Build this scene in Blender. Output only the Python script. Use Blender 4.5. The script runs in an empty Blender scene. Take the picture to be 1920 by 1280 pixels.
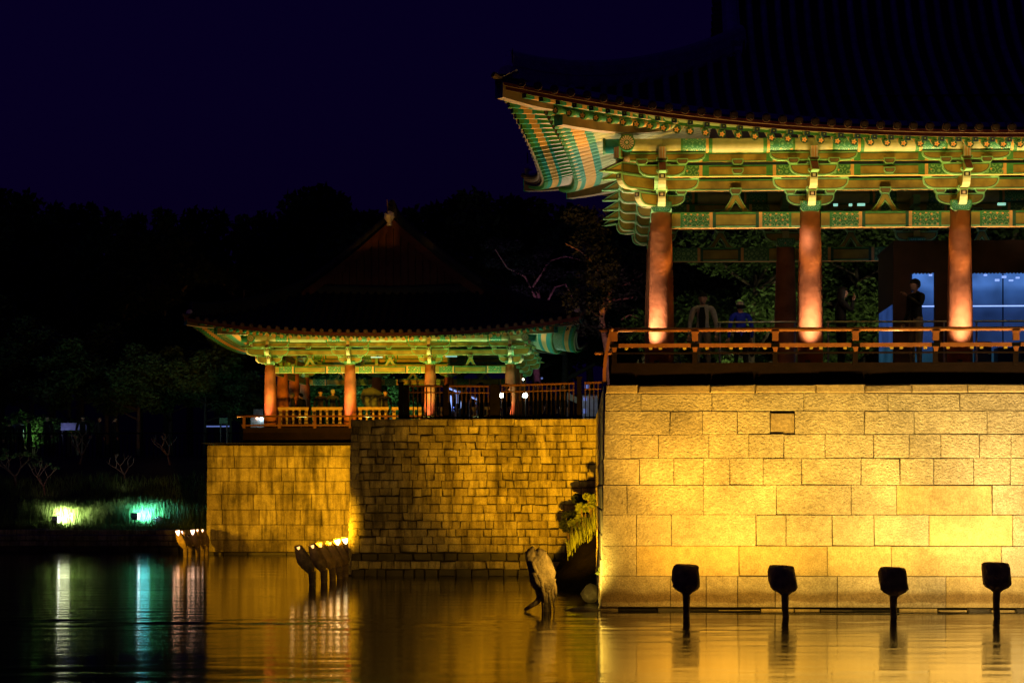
import bpy, bmesh, math, random
from mathutils import Matrix, Vector
R = math.radians
random.seed(7)
sc = bpy.context.scene
col = sc.collection
# ---------------------------------------------------------------- camera
F0 = 4000.0 / 1920.0            # focal length in image widths
YAW = math.atan(195 / 4000.0)
H = 2.13
cam_d = bpy.data.cameras.new('camera')
cam = bpy.data.objects.new('camera', cam_d); col.objects.link(cam)
cam_d.sensor_fit = 'HORIZONTAL'; cam_d.sensor_width = 36.0; cam_d.lens = 36.0 * F0
cam_d.shift_y = (924 - 640) / 1920.0
cam_d.clip_start = 0.5; cam_d.clip_end = 3000
cam.location = (0, 0, H); cam.rotation_euler = (R(90), 0, YAW)
sc.camera = cam
# ---------------------------------------------------------------- night sky
w = bpy.data.worlds.new('World'); sc.world = w; w.use_nodes = True
nt = w.node_tree; nt.nodes.clear()
sky = nt.nodes.new('ShaderNodeTexSky'); sky.sky_type = 'NISHITA'; sky.sun_disc = False
sky.sun_elevation = R(-4.0); sky.sun_rotation = R(250)
tint = nt.nodes.new('ShaderNodeMix'); tint.data_type = 'RGBA'; tint.blend_type = 'MULTIPLY'
tint.inputs[0].default_value = 1.0; tint.inputs[7].default_value = (0.15, 0.02, 1.0, 1)
bg = nt.nodes.new('ShaderNodeBackground'); bg.inputs[1].default_value = 0.62
wo = nt.nodes.new('ShaderNodeOutputWorld')
night = nt.nodes.new('ShaderNodeMix'); night.data_type = 'RGBA'; night.inputs[0].default_value = 0.55
night.inputs[7].default_value = (0.0024, 0.0005, 0.0205, 1)
nt.links.new(sky.outputs[0], tint.inputs[6]); nt.links.new(tint.outputs[2], night.inputs[6]); nt.links.new(night.outputs[2], bg.inputs[0])
nt.links.new(bg.outputs[0], wo.inputs[0])
sc.view_settings.view_transform = 'Standard'; sc.view_settings.look = 'None'
sc.view_settings.exposure = 0; sc.view_settings.gamma = 1
sc.view_settings.use_curve_mapping = False
sc.cycles.max_bounces = 5; sc.cycles.diffuse_bounces = 2; sc.cycles.glossy_bounces = 3
sc.cycles.sample_clamp_indirect = 3.0
sc.cycles.use_denoising = True
sc.cycles.use_light_tree = True

def P(px, py, Y):
    """world x, z of a picture point lying at depth Y"""
    u = (px - 960) / 4000.0; a = YAW
    t = Y / (math.cos(a) + u * math.sin(a))
    return t * (-math.sin(a) + u * math.cos(a)), H + t * (924 - py) / 4000.0

def spot(name, loc, target, power, color, size=90, blend=1.0, radius=0.05):
    d = bpy.data.lights.new(name, 'SPOT'); d.energy = power; d.color = color
    d.spot_size = R(size); d.spot_blend = blend; d.shadow_soft_size = radius
    o = bpy.data.objects.new(name, d); col.objects.link(o); o.location = loc
    o.rotation_euler = (Vector(target) - Vector(loc)).to_track_quat('-Z', 'Y').to_euler()
    return o
def point(name, loc, power, color, radius=0.08):
    d = bpy.data.lights.new(name, 'POINT'); d.energy = power; d.color = color; d.shadow_soft_size = radius
    o = bpy.data.objects.new(name, d); col.objects.link(o); o.location = loc
    return o

# ---------------------------------------------------------------- materials
MATS = {}
def newmat(name):
    m = bpy.data.materials.new(name); m.use_nodes = True; MATS[name] = m
    t = m.node_tree; b = t.nodes['Principled BSDF']
    return m, t, b
def N(t, typ, **kw):
    n = t.nodes.new(typ)
    for k, v in kw.items():
        if isinstance(k, str) and k.startswith('i_'):
            n.inputs[int(k[2:])].default_value = v
        else:
            setattr(n, k, v)
    return n
def ramp(t, fac, stops):
    r = t.nodes.new('ShaderNodeValToRGB'); e = r.color_ramp.elements
    while len(e) < len(stops): e.new(0.5)
    for i, (p, c) in enumerate(stops):
        e[i].position = p; e[i].color = (*c, 1) if len(c) == 3 else c
    t.links.new(fac, r.inputs[0]); return r
def plain(name, c, rough=0.6, var=0.25, scale=6.0, bump=0.0, bscale=30.0, metal=0.0, spec=0.3, rnd=0.0):
    """base colour broken up with noise, optional relief, optional per-object difference"""
    m, t, b = newmat(name)
    tc = N(t, 'ShaderNodeTexCoord'); no = N(t, 'ShaderNodeTexNoise')
    no.inputs['Scale'].default_value = scale; no.inputs['Detail'].default_value = 6
    t.links.new(tc.outputs['Object'], no.inputs['Vector'])
    lo = tuple(v * (1 - var) for v in c); hi = tuple(min(1, v * (1 + var)) for v in c)
    r = ramp(t, no.outputs[0], [(0.3, lo), (0.7, hi)])
    out = r.outputs[0]
    if rnd:
        oi = N(t, 'ShaderNodeObjectInfo'); mr = N(t, 'ShaderNodeMapRange')
        mr.inputs[3].default_value = 1 - rnd; mr.inputs[4].default_value = 1 + rnd
        t.links.new(oi.outputs['Random'], mr.inputs[0])
        mx = N(t, 'ShaderNodeVectorMath', operation='SCALE')
        t.links.new(out, mx.inputs[0]); t.links.new(mr.outputs[0], mx.inputs['Scale']); out = mx.outputs[0]
    t.links.new(out, b.inputs['Base Color'])
    b.inputs['Roughness'].default_value = rough; b.inputs['Metallic'].default_value = metal
    b.inputs['Specular IOR Level'].default_value = spec
    if bump:
        n2 = N(t, 'ShaderNodeTexNoise'); n2.inputs['Scale'].default_value = bscale; n2.inputs['Detail'].default_value = 5
        t.links.new(tc.outputs['Object'], n2.inputs['Vector'])
        bp = N(t, 'ShaderNodeBump'); bp.inputs['Strength'].default_value = bump; bp.inputs['Distance'].default_value = 0.03
        t.links.new(n2.outputs[0], bp.inputs['Height']); t.links.new(bp.outputs[0], b.inputs['Normal'])
    return m
def emis(name, c, s):
    m, t, b = newmat(name); b.inputs['Base Color'].default_value = (*c, 1)
    b.inputs['Emission Color'].default_value = (*c, 1); b.inputs['Emission Strength'].default_value = s
    return m

def stone_mat(name, c, rough_bump, bscale, streak, stain, island=False, band=None, vary=1.0):
    m, t, b = newmat(name)
    g = N(t, 'ShaderNodeNewGeometry')
    pos = g.outputs['Position']
    def noise(scale, detail, vec=(1, 1, 1), off=0):
        mp = N(t, 'ShaderNodeMapping'); mp.inputs['Scale'].default_value = vec
        mp.inputs['Location'].default_value = (off, off, off)
        t.links.new(pos, mp.inputs[0])
        n = N(t, 'ShaderNodeTexNoise'); n.inputs['Scale'].default_value = scale; n.inputs['Detail'].default_value = detail
        n.inputs['Roughness'].default_value = 0.62
        t.links.new(mp.outputs[0], n.inputs['Vector']); return n.outputs[0]
    big = noise(1.1, 6, off=3.1)
    fine = noise(38, 4)
    mid = noise(7, 5, off=9)
    st = noise(2.2, 6, (2.6, 2.6, 0.35), 5)
    c1 = ramp(t, big, [(0.3, tuple(v * 0.78 for v in c)), (0.7, c)])
    def mul(a, fac, lo, hi, p0=0.35, p1=0.65):
        rr = ramp(t, fac, [(p0, lo), (p1, hi)])
        mx = N(t, 'ShaderNodeMix', data_type='RGBA', blend_type='MULTIPLY'); mx.inputs[0].default_value = 1
        t.links.new(a, mx.inputs[6]); t.links.new(rr.outputs[0], mx.inputs[7]); return mx.outputs[2]
    out = mul(c1.outputs[0], fine, (0.62, 0.60, 0.55), (1.12, 1.10, 1.05), 0.3, 0.66)
    out = mul(out, mid, (0.8, 0.78, 0.74), (1.05, 1.05, 1.05))
    if streak:
        out = mul(out, st, (1 - streak, 1 - streak * 1.03, 1 - streak * 1.1), (1.05, 1.05, 1.05), 0.38, 0.56)
    if stain:
        out = mul(out, noise(0.55, 7, off=21), (1 - stain, 1 - stain, 1 - stain), (1, 1, 1), 0.40, 0.52)
    src = g.outputs['Random Per Island'] if island else N(t, 'ShaderNodeObjectInfo').outputs['Random']
    rr = ramp(t, src, [(0.0, (1-.40*vary, 1-.44*vary, 1-.52*vary)), (0.5, (1-.10*vary, 1-.12*vary, 1-.15*vary)), (1.0, (1+.15*vary, 1+.14*vary, 1+.05*vary))])
    mx = N(t, 'ShaderNodeMix', data_type='RGBA', blend_type='MULTIPLY'); mx.inputs[0].default_value = 1
    t.links.new(out, mx.inputs[6]); t.links.new(rr.outputs[0], mx.inputs[7]); out = mx.outputs[2]
    if band:   # tide marks near the water line
        sp = N(t, 'ShaderNodeSeparateXYZ'); t.links.new(pos, sp.inputs[0])
        ad = N(t, 'ShaderNodeMath', operation='MULTIPLY_ADD'); ad.inputs[1].default_value = 0.22
        wob = noise(1.3, 4, (1, 1, 3), 2)
        t.links.new(wob, ad.inputs[0]); t.links.new(sp.outputs[2], ad.inputs[2])
        rb = ramp(t, ad.outputs[0], [(0.0, (.7, .66, .6)), (band[0], (1, .96, .88)), (band[0] + .04, (.60, .50, .38)), (band[1], (.55, .46, .34)), (band[2], (1, 1, 1))])
        mx = N(t, 'ShaderNodeMix', data_type='RGBA', blend_type='MULTIPLY'); mx.inputs[0].default_value = 1
        t.links.new(out, mx.inputs[6]); t.links.new(rb.outputs[0], mx.inputs[7]); out = mx.outputs[2]
    t.links.new(out, b.inputs['Base Color'])
    b.inputs['Roughness'].default_value = 0.85; b.inputs['Specular IOR Level'].default_value = 0.25
    hb = noise(bscale, 5, (1, 1, 1.2), 1)
    bp = N(t, 'ShaderNodeBump'); bp.inputs['Strength'].default_value = rough_bump; bp.inputs['Distance'].default_value = 0.04
    t.links.new(hb, bp.inputs['Height']); t.links.new(bp.outputs[0], b.inputs['Normal'])
    return m

stone_mat('granite', (0.50, 0.46, 0.38), 1.0, 21, 0, 0.22, band=(0.24, 0.40, 0.50), vary=.34)
stone_mat('granite_smooth', (0.50, 0.42, 0.24), 0.22, 9, 0, 0.25, band=(0.24, 0.40, 0.50), vary=.35)
stone_mat('granite_cap', (0.40, 0.33, 0.22), 0.45, 16, 0, 0.2, vary=.4)
stone_mat('field_stone', (0.50, 0.45, 0.30), 0.7, 12, 0.55, 0.5, vary=.75)
stone_mat('field_stone_many', (0.50, 0.45, 0.30), 0.7, 12, 0.55, 0.5, island=True, vary=.75)
stone_mat('weathered_stone', (0.46, 0.40, 0.26), 0.7, 9, 0.5, 0.6, vary=.75)
plain('mortar_dark', (0.02, 0.017, 0.012), 0.9, bump=0.4)
plain('wet_rock', (0.045, 0.037, 0.027), 0.55, 0.4, 3, 0.6, 9)
# painted timber
plain('paint_green', (0.06, 0.23, 0.065), 0.5, 0.3, 9)
plain('paint_deep_green', (0.03, 0.10, 0.055), 0.5, 0.3, 9)
plain('paint_light_green', (0.25, 0.50, 0.20), 0.5, 0.15, 9)
plain('paint_teal', (0.03, 0.27, 0.20), 0.5, 0.25, 9)
plain('paint_ochre', (0.34, 0.235, 0.04), 0.55, 0.45, 3.5)
plain('paint_brown', (0.20, 0.13, 0.05), 0.55, 0.3, 4)
plain('paint_line', (0.035, 0.02, 0.012), 0.6)
plain('paint_orange', (0.78, 0.40, 0.12), 0.5, 0.12, 12)
plain('paint_red', (0.62, 0.11, 0.07), 0.5, 0.2, 12)
plain('paint_pink', (0.74, 0.56, 0.46), 0.5, 0.15, 12)
plain('paint_cream', (0.50, 0.47, 0.24), 0.5, 0.15, 7)
plain('paint_white', (0.75, 0.72, 0.62), 0.5, 0.12, 7)
plain('paint_blue', (0.03, 0.10, 0.22), 0.5, 0.2, 9)
plain('paint_maroon', (0.16, 0.035, 0.025), 0.5, 0.25, 9)
plain('column_red', (0.42, 0.135, 0.055), 0.6, 0.45, 2.2, 0.35, 12, spec=0.12)
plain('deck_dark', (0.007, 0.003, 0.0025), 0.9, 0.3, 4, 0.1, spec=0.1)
plain('rail_wood', (0.22, 0.080, 0.026), 0.5, 0.25, 5, 0.1, 20)
plain('inner_wood', (0.06, 0.025, 0.018), 0.6, 0.3, 4)
plain('soffit', (0.20, 0.27, 0.11), 0.6, 0.2, 6)
plain('roof_tile_shaded', (0.012, 0.011, 0.018), 0.6, 0.35, 5, 0.08, 25, spec=0.2, rnd=0.25)  # darkened tile copy: dim far roof and shaded gaps put into the colour
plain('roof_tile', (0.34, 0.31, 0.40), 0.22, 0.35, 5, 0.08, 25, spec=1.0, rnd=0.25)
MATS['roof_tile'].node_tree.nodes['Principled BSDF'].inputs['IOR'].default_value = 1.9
plain('roof_end_tile', (0.12, 0.07, 0.045), 0.7, 0.3, 20, 0.2, 40)
plain('plaster_white', (0.62, 0.55, 0.50), 0.7, 0.2, 10)
plain('gable_red', (0.05, 0.005, 0.004), 0.6, 0.3, 5)
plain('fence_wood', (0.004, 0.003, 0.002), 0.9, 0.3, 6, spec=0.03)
plain('rail_pale', (0.36, 0.22, 0.09), 0.6, 0.2, 6, 0.1, 20)
plain('fence_rail_lit', (0.085, 0.032, 0.013), 0.6, 0.2, 6, spec=0.15)  # fence wood lightened, light on the upper rails put into the colour
plain('picket_lit', (0.03, 0.013, 0.006), 0.7, 0.2, 6, spec=0.1)  # lit upper part of the pickets, light put into the colour
plain('steel', (0.45, 0.42, 0.38), 0.35, 0.1, 9, metal=0.7)
plain('black_metal', (0.03, 0.03, 0.035), 0.45, 0.2, 9)
plain('burlap', (0.23, 0.16, 0.085), 0.85, 0.45, 7, 0.9, 22, rnd=0.15)
plain('post_bark', (0.15, 0.105, 0.06), 0.8, 0.5, 9, 0.9, 20)
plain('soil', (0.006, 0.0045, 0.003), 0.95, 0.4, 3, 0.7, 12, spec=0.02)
plain('ground_soil', (0.06, 0.055, 0.03), 0.95, 0.4, 0.6, 0.5, 5)
plain('bark', (0.16, 0.11, 0.085), 0.9, 0.35, 7, 0.7, 18)
plain('bark_shrub', (0.16, 0.085, 0.065), 0.9, 0.35, 7, 0.7, 18)
plain('bark_pine', (0.34, 0.17, 0.13), 0.9, 0.35, 7, 0.7, 18)
plain('leaf_dark', (0.012, 0.018, 0.010), 0.7, 0.5, 0.8)
plain('leaf_green', (0.07, 0.115, 0.03), 0.6, 0.5, 0.9)
plain('leaf_pine', (0.013, 0.015, 0.014), 0.7, 0.5, 0.9)
plain('grass_blade', (0.10, 0.16, 0.04), 0.6, 0.5, 1.4)
plain('grass_yellow', (0.12, 0.15, 0.03), 0.6, 0.4, 1.4)
plain('skin', (0.50, 0.29, 0.20), 0.5, 0.08, 10)
plain('hair', (0.012, 0.010, 0.009), 0.6)
plain('hair_grey', (0.42, 0.36, 0.27), 0.8)
plain('cloth_white', (0.48, 0.42, 0.36), 0.85, 0.15, 12)
plain('cloth_black', (0.012, 0.012, 0.014), 0.85)
plain('cloth_blue', (0.02, 0.05, 0.75), 0.8, 0.2, 9)
plain('cloth_khaki', (0.24, 0.19, 0.14), 0.85)
plain('cloth_grey', (0.03, 0.03, 0.035), 0.85)
plain('cloth_yellow', (0.05, 0.035, 0.02), 0.85)
plain('umbrella_cloth', (0.13, 0.14, 0.12), 0.6)
plain('van_paint', (0.35, 0.38, 0.42), 0.35)
emis('glow_warm', (1.0, 0.50, 0.14), 2.2)
emis('glow_gold', (1.0, 0.72, 0.34), 6)
plain('rail_wood_shaded', (0.10, 0.035, 0.013), 0.6, 0.25, 5, 0.1, 20, spec=0.15)  # copy of the rail wood, weaker light on the far rail put into its colour
emis('glow_pinkish', (1.0, 0.62, 0.42), 4)
emis('glow_white', (0.95, 1.0, 0.82), 14)
emis('lens_yellow', (1.0, 1.0, 0.88), 9)
emis('lens_teal', (0.85, 1.0, 1.0), 9)
emis('glow_cool', (0.75, 0.95, 1.0), 14)
emis('led_blue', (0.30, 0.45, 1.0), 1.4)
emis('sign_blue', (0.25, 0.35, 0.95), 0.35)
emis('ceiling_glow', (0.45, 1.0, 0.75), 0.7)
plain('board_blue', (.03, .045, .09), .5)
emis('tail_red', (1.0, 0.08, 0.06), 3)

# exhibition room wall behind the glass, room light put into its glow
m, t, b = newmat('room_glow')
g = N(t, 'ShaderNodeNewGeometry'); sp = N(t, 'ShaderNodeSeparateXYZ'); t.links.new(g.outputs['Position'], sp.inputs[0])
mr = N(t, 'ShaderNodeMapRange'); mr.inputs[1].default_value = 4.5; mr.inputs[2].default_value = 6.5
t.links.new(sp.outputs[2], mr.inputs[0])
rr = ramp(t, mr.outputs[0], [(0.0, (.008, .035, .05)), (.28, (.012, .045, .08)), (.33, (.017, .042, .14)), (.7, (.020, .050, .18)), (.93, (.045, .13, .42)), (1, (.09, .24, .72))])
t.links.new(rr.outputs[0], b.inputs['Emission Color']); b.inputs['Emission Strength'].default_value = 1.0
b.inputs['Base Color'].default_value = (.004, .005, .01, 1); b.inputs['Specular IOR Level'].default_value = 0.0
no_ = N(t, 'ShaderNodeTexNoise'); no_.inputs['Scale'].default_value = 1.6; t.links.new(g.outputs['Position'], no_.inputs['Vector'])
mr2 = N(t, 'ShaderNodeMapRange'); mr2.inputs[1].default_value = .3; mr2.inputs[2].default_value = .7; mr2.inputs[3].default_value = .55; mr2.inputs[4].default_value = 1.15
t.links.new(no_.outputs[0], mr2.inputs[0]); t.links.new(mr2.outputs[0], b.inputs['Emission Strength'])  # patchy reflections put into the glow
m, t, b = newmat('window_glass')
b.inputs['Base Color'].default_value = (.02, .03, .05, 1); b.inputs['Roughness'].default_value = 0.05
b.inputs['Alpha'].default_value = 0.10

# carved and painted end panels of the lintels: scrolls in light green, orange buds
def pattern(name, base, line, bud, scale=9.0):
    m, t, b = newmat(name)
    tc = N(t, 'ShaderNodeTexCoord')
    vo = N(t, 'ShaderNodeTexVoronoi'); vo.inputs['Scale'].default_value = scale; vo.inputs['Randomness'].default_value = 0.25
    t.links.new(tc.outputs['Object'], vo.inputs['Vector'])
    mu = N(t, 'ShaderNodeMath', operation='MULTIPLY'); mu.inputs[1].default_value = 19.0
    t.links.new(vo.outputs[0], mu.inputs[0])
    si = N(t, 'ShaderNodeMath', operation='SINE'); t.links.new(mu.outputs[0], si.inputs[0])
    r1 = ramp(t, si.outputs[0], [(0.30, base), (0.72, line)])
    v2 = N(t, 'ShaderNodeTexVoronoi'); v2.inputs['Scale'].default_value = scale * 1.05; v2.inputs['Randomness'].default_value = 0.35
    t.links.new(tc.outputs['Object'], v2.inputs['Vector'])
    r2 = ramp(t, v2.outputs[0], [(0.17, (1, 1, 1)), (0.22, (0, 0, 0))])
    mx = N(t, 'ShaderNodeMix', data_type='RGBA'); t.links.new(r2.outputs[0], mx.inputs[0])
    t.links.new(r1.outputs[0], mx.inputs[6]); mx.inputs[7].default_value = (*bud, 1)
    t.links.new(mx.outputs[2], b.inputs['Base Color']); b.inputs['Roughness'].default_value = 0.5
pattern('paint_scroll', (.05, .17, .05), (.22, .42, .16), (.85, .38, .10))
pattern('paint_scroll_teal', (.05, .26, .16), (.22, .52, .34), (.85, .45, .12), 10)

# water: dark, slightly ruffled, with calmer and rougher bands
m, t, b = newmat('water')
g = N(t, 'ShaderNodeNewGeometry')
def wnoise(scale, vec, detail=3, off=0):
    mp = N(t, 'ShaderNodeMapping'); mp.inputs['Scale'].default_value = vec; mp.inputs['Location'].default_value = (off, off, 0)
    t.links.new(g.outputs['Position'], mp.inputs[0])
    n = N(t, 'ShaderNodeTexNoise'); n.inputs['Scale'].default_value = scale; n.inputs['Detail'].default_value = detail
    t.links.new(mp.outputs[0], n.inputs['Vector']); return n.outputs[0]
b.inputs['Base Color'].default_value = (0.006, 0.007, 0.006, 1)
b.inputs['IOR'].default_value = 3.4; b.inputs['Specular IOR Level'].default_value = 0.5
w1 = wnoise(1.6, (0.55, 1.4, 1), 4); w2 = wnoise(9.0, (0.5, 1.6, 1), 3, 4); 
sm = N(t, 'ShaderNodeMath', operation='MULTIPLY_ADD'); sm.inputs[1].default_value = 0.34
t.links.new(w2, sm.inputs[0]); t.links.new(w1, sm.inputs[2])
patch = wnoise(0.09, (0.35, 1.6, 1), 2, 11)
pr = ramp(t, patch, [(0.40, (0.25, 0.25, 0.25)), (0.58, (1, 1, 1))])
bp = N(t, 'ShaderNodeBump'); bp.inputs['Distance'].default_value = 0.020
ms = N(t, 'ShaderNodeMath', operation='MULTIPLY'); ms.inputs[1].default_value = 0.35
t.links.new(pr.outputs[0], ms.inputs[0]); t.links.new(ms.outputs[0], bp.inputs['Strength'])
t.links.new(sm.outputs[0], bp.inputs['Height']); t.links.new(bp.outputs[0], b.inputs['Normal'])
rg = N(t, 'ShaderNodeMapRange'); rg.inputs[3].default_value = 0.05; rg.inputs[4].default_value = 0.13
t.links.new(patch, rg.inputs[0]); t.links.new(rg.outputs[0], b.inputs['Roughness'])

# ---------------------------------------------------------------- mesh helpers
ORG = {}
class MB:
    def __init__(s): s.v = []; s.f = []; s.m = []
    def add(s, vs, fs, mat, M=None):
        o = len(s.v)
        s.v += [tuple(M @ Vector(v)) if M else tuple(v) for v in vs]
        for i, f in enumerate(fs):
            s.f.append(tuple(o + k for k in f)); s.m.append(mat if isinstance(mat, str) else mat[i])
        return s
    def box(s, x0, x1, y0, y1, z0, z1, mat, M=None):
        vs = [(x0,y0,z0),(x1,y0,z0),(x1,y1,z0),(x0,y1,z0),(x0,y0,z1),(x1,y0,z1),(x1,y1,z1),(x0,y1,z1)]
        return s.add(vs, [(0,3,2,1),(4,5,6,7),(0,1,5,4),(1,2,6,5),(2,3,7,6),(3,0,4,7)], mat, M)
    def tube(s, pts, rad, n=8, mat='bark', cap=True, M=None, flat=1.0):
        pts = [Vector(p) for p in pts]
        if not hasattr(rad, '__len__'): rad = [rad] * len(pts)
        vs = []; fs = []; ms = []
        prev = None
        for i, p in enumerate(pts):
            d = (pts[min(i+1, len(pts)-1)] - pts[max(i-1, 0)])
            d = d.normalized() if d.length > 1e-9 else Vector((0,0,1))
            if prev is None:
                a = d.orthogonal().normalized()
            else:
                a = (prev - d * prev.dot(d)); a = a.normalized() if a.length > 1e-6 else d.orthogonal().normalized()
            prev = a; b_ = d.cross(a)
            for k in range(n):
                q = 2 * math.pi * k / n
                vs.append(p + (a * math.cos(q) + b_ * math.sin(q) * flat) * rad[i])
        for i in range(len(pts)-1):
            for k in range(n):
                fs.append((i*n+k, i*n+(k+1)%n, (i+1)*n+(k+1)%n, (i+1)*n+k))
                ms.append(mat if isinstance(mat, str) else mat[i])
        if cap:
            fs.append(tuple(range(n-1, -1, -1))); ms.append(mat if isinstance(mat, str) else mat[0])
            fs.append(tuple((len(pts)-1)*n+k for k in range(n))); ms.append(mat if isinstance(mat, str) else mat[-1])
        return s.add(vs, fs, ms, M)
    def prism(s, prof, y0, y1, side, rings, M=None):
        """profile in (x,z), extruded y0..y1; rings = [(inset, material), ...] from the rim inwards on both faces"""
        n = len(prof)
        for y, flip in ((y0, False), (y1, True)):
            cur = prof; base = 0.0
            for inset, mat in rings:
                nxt = offset(prof, inset) if inset is not None else None
                if nxt is None:
                    vs = [(p[0], y, p[1]) for p in cur]
                    s.add(vs, [tuple(range(n)) if not flip else tuple(range(n-1, -1, -1))], mat, M)
                else:
                    vs = [(p[0], y, p[1]) for p in cur] + [(p[0], y, p[1]) for p in nxt]
                    fs = [(i, (i+1) % n, n+(i+1) % n, n+i) for i in range(n)]
                    if flip: fs = [tuple(reversed(f)) for f in fs]
                    s.add(vs, fs, mat, M); cur = nxt
        vs = [(p[0], y0, p[1]) for p in prof] + [(p[0], y1, p[1]) for p in prof]
        return s.add(vs, [(i, n+i, n+(i+1) % n, (i+1) % n) for i in range(n)], side, M)
    def mesh(s, name, smooth=False):
        me = bpy.data.meshes.new(name); me.from_pydata(s.v, [], s.f)
        names = sorted(set(s.m))
        for k in names: me.materials.append(MATS[k])
        ix = {k: i for i, k in enumerate(names)}
        me.polygons.foreach_set('material_index', [ix[k] for k in s.m])
        if smooth: me.polygons.foreach_set('use_smooth', [True] * len(me.polygons))
        me.update(); return me
    def build(s, name, parent=None, smooth=False, **kw):
        return inst(s.mesh(name, smooth), name, parent, None, **kw)
def area2(p):
    return sum(p[i][0]*p[(i+1)%len(p)][1] - p[(i+1)%len(p)][0]*p[i][1] for i in range(len(p)))
def offset(prof, d):
    n = len(prof); sg = 1 if area2(prof) > 0 else -1; out = []
    for i in range(n):
        a = Vector(prof[i-1]); b_ = Vector(prof[i]); c = Vector(prof[(i+1) % n])
        e1 = (b_ - a).normalized(); e2 = (c - b_).normalized()
        n1 = Vector((-e1.y, e1.x)) * sg; n2 = Vector((-e2.y, e2.x)) * sg
        k = n1 + n2; q = max(0.35, 1 + n1.dot(n2))
        out.append(tuple(b_ + k * (d / q)))
    return out
def tag(o, label=None, cat=None, group=None, kind=None):
    if label: o['label'] = label
    if cat: o['category'] = cat
    if group: o['group'] = group
    if kind: o['kind'] = kind
    return o
def inst(me, name, parent=None, M=None, **kw):
    """object sharing mesh data at world matrix M (parents are only translated)"""
    o = bpy.data.objects.new(name, me); col.objects.link(o)
    M = M or Matrix()
    W0 = ORG.get(parent.name, Matrix()) if parent else Matrix()
    if parent: o.parent = parent
    o.matrix_basis = W0.inverted() @ M
    ORG[o.name] = M.copy()
    return tag(o, **kw)
def thing(name, loc, label, cat, group=None, rz=0.0):
    o = bpy.data.objects.new(name, None); col.objects.link(o); o.empty_display_size = 0.3
    M = Matrix.Translation(loc) @ Matrix.Rotation(rz, 4, 'Z'); o.matrix_basis = M; ORG[o.name] = M
    return tag(o, label, cat, group)
def copy_tree(o, M, parent=None, **kw):
    c = o.copy(); col.objects.link(c)
    if parent is None: c.matrix_basis = M; c.parent = None; ORG[c.name] = M.copy()
    else: c.parent = parent; ORG[c.name] = ORG[parent.name] @ c.matrix_basis
    for ch in list(o.children): copy_tree(ch, None, c)
    return tag(c, **kw)
def T(x, y, z): return Matrix.Translation((x, y, z))
def lerp(a, b, t): return a + (b - a) * t
# ================================================================ water, ground, hill
import numpy as np
def axis(a, b, lo, hi, fine):
    out = [a, a + (lo-a)*.5]; out += list(np.arange(lo, hi, fine)); out += [hi, hi + (b-hi)*.5, b]; return np.array(out)
wx = axis(-900, 900, -17, 13, .15)
wy = np.concatenate([[-60, 0, 15], np.arange(21, 42, .085), np.arange(42, 80, .22), [82, 120, 400]])
rs = np.random.RandomState(4); X_, Y_ = np.meshgrid(wx, wy); Z_ = np.zeros_like(X_)
for i in range(26):
    lam = .32 * (5.0 ** rs.rand()); th_ = rs.normal(0, .45) + math.pi/2; kx, ky = math.cos(th_)*6.283/lam, math.sin(th_)*6.283/lam
    Z_ += .0017 * lam**.9 * np.sin(kx*X_ + ky*Y_ + rs.rand()*6.28)
ruff = .10 + .72*np.exp(-((Y_ - 34.6)/1.7)**2) + .16*np.sin(.13*X_ + .31*Y_ + 1.0)**2
fade = np.clip((Y_-21)/2, 0, 1)*np.clip((80-Y_)/3, 0, 1)*np.clip((X_+17)/2, 0, 1)*np.clip((13-X_)/1, 0, 1)
Z_ = Z_*ruff*fade
ny_, nx_ = X_.shape
idx = np.arange(ny_*nx_).reshape(ny_, nx_)
qf = np.stack([idx[:-1, :-1], idx[:-1, 1:], idx[1:, 1:], idx[1:, :-1]], -1).reshape(-1, 4)
wm = bpy.data.meshes.new('water'); wm.from_pydata(np.stack([X_, Y_, Z_], -1).reshape(-1, 3).tolist(), [], qf.tolist()); wm.materials.append(MATS['water'])
wm.polygons.foreach_set('use_smooth', [True]*len(wm.polygons)); wm.update()
inst(wm, 'water', None, None, kind='structure')
def ground_h(x, y):
    if y > 150: hill = min(1.0, (y - 150) / 120) * (9 + 3*math.sin(x*0.02+1) )
    else: hill = 0
    if x < -14.3:
        k = min(1, max(0, (y - 77.6) / 15)); b0 = 0.75 + 3.0 * (k*k*(3-2*k))
        return b0 + hill + 0.08*math.sin(x*1.3+y*0.7)
    return 3.85 + hill
def grid(name, x0, x1, y0, y1, dx, dy, mat, h, kind='structure'):
    nx = int((x1-x0)/dx)+1; ny = int((y1-y0)/dy)+1
    vs = [(x0+(x1-x0)*i/(nx-1), y0+(y1-y0)*j/(ny-1), 0) for j in range(ny) for i in range(nx)]
    vs = [(x, y, h(x, y)) for x, y, _ in vs]
    fs = [(j*nx+i, j*nx+i+1, (j+1)*nx+i+1, (j+1)*nx+i) for j in range(ny-1) for i in range(nx-1)]
    return MB().add(vs, fs, mat).build(name, smooth=True, kind=kind)
grid('bank_ground', -120, -14.32, 77.3, 150, 1.1, 1.1, 'ground_soil', ground_h)
grid('ground', -14.3, 120, 72.9, 150, 4, 4, 'ground_soil', ground_h)
grid('hill', -900, 900, 150, 900, 25, 25, 'ground_soil', lambda x, y: ground_h(-50 if x < -14 else x, y) + max(0, y-300)*0.05)
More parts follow.
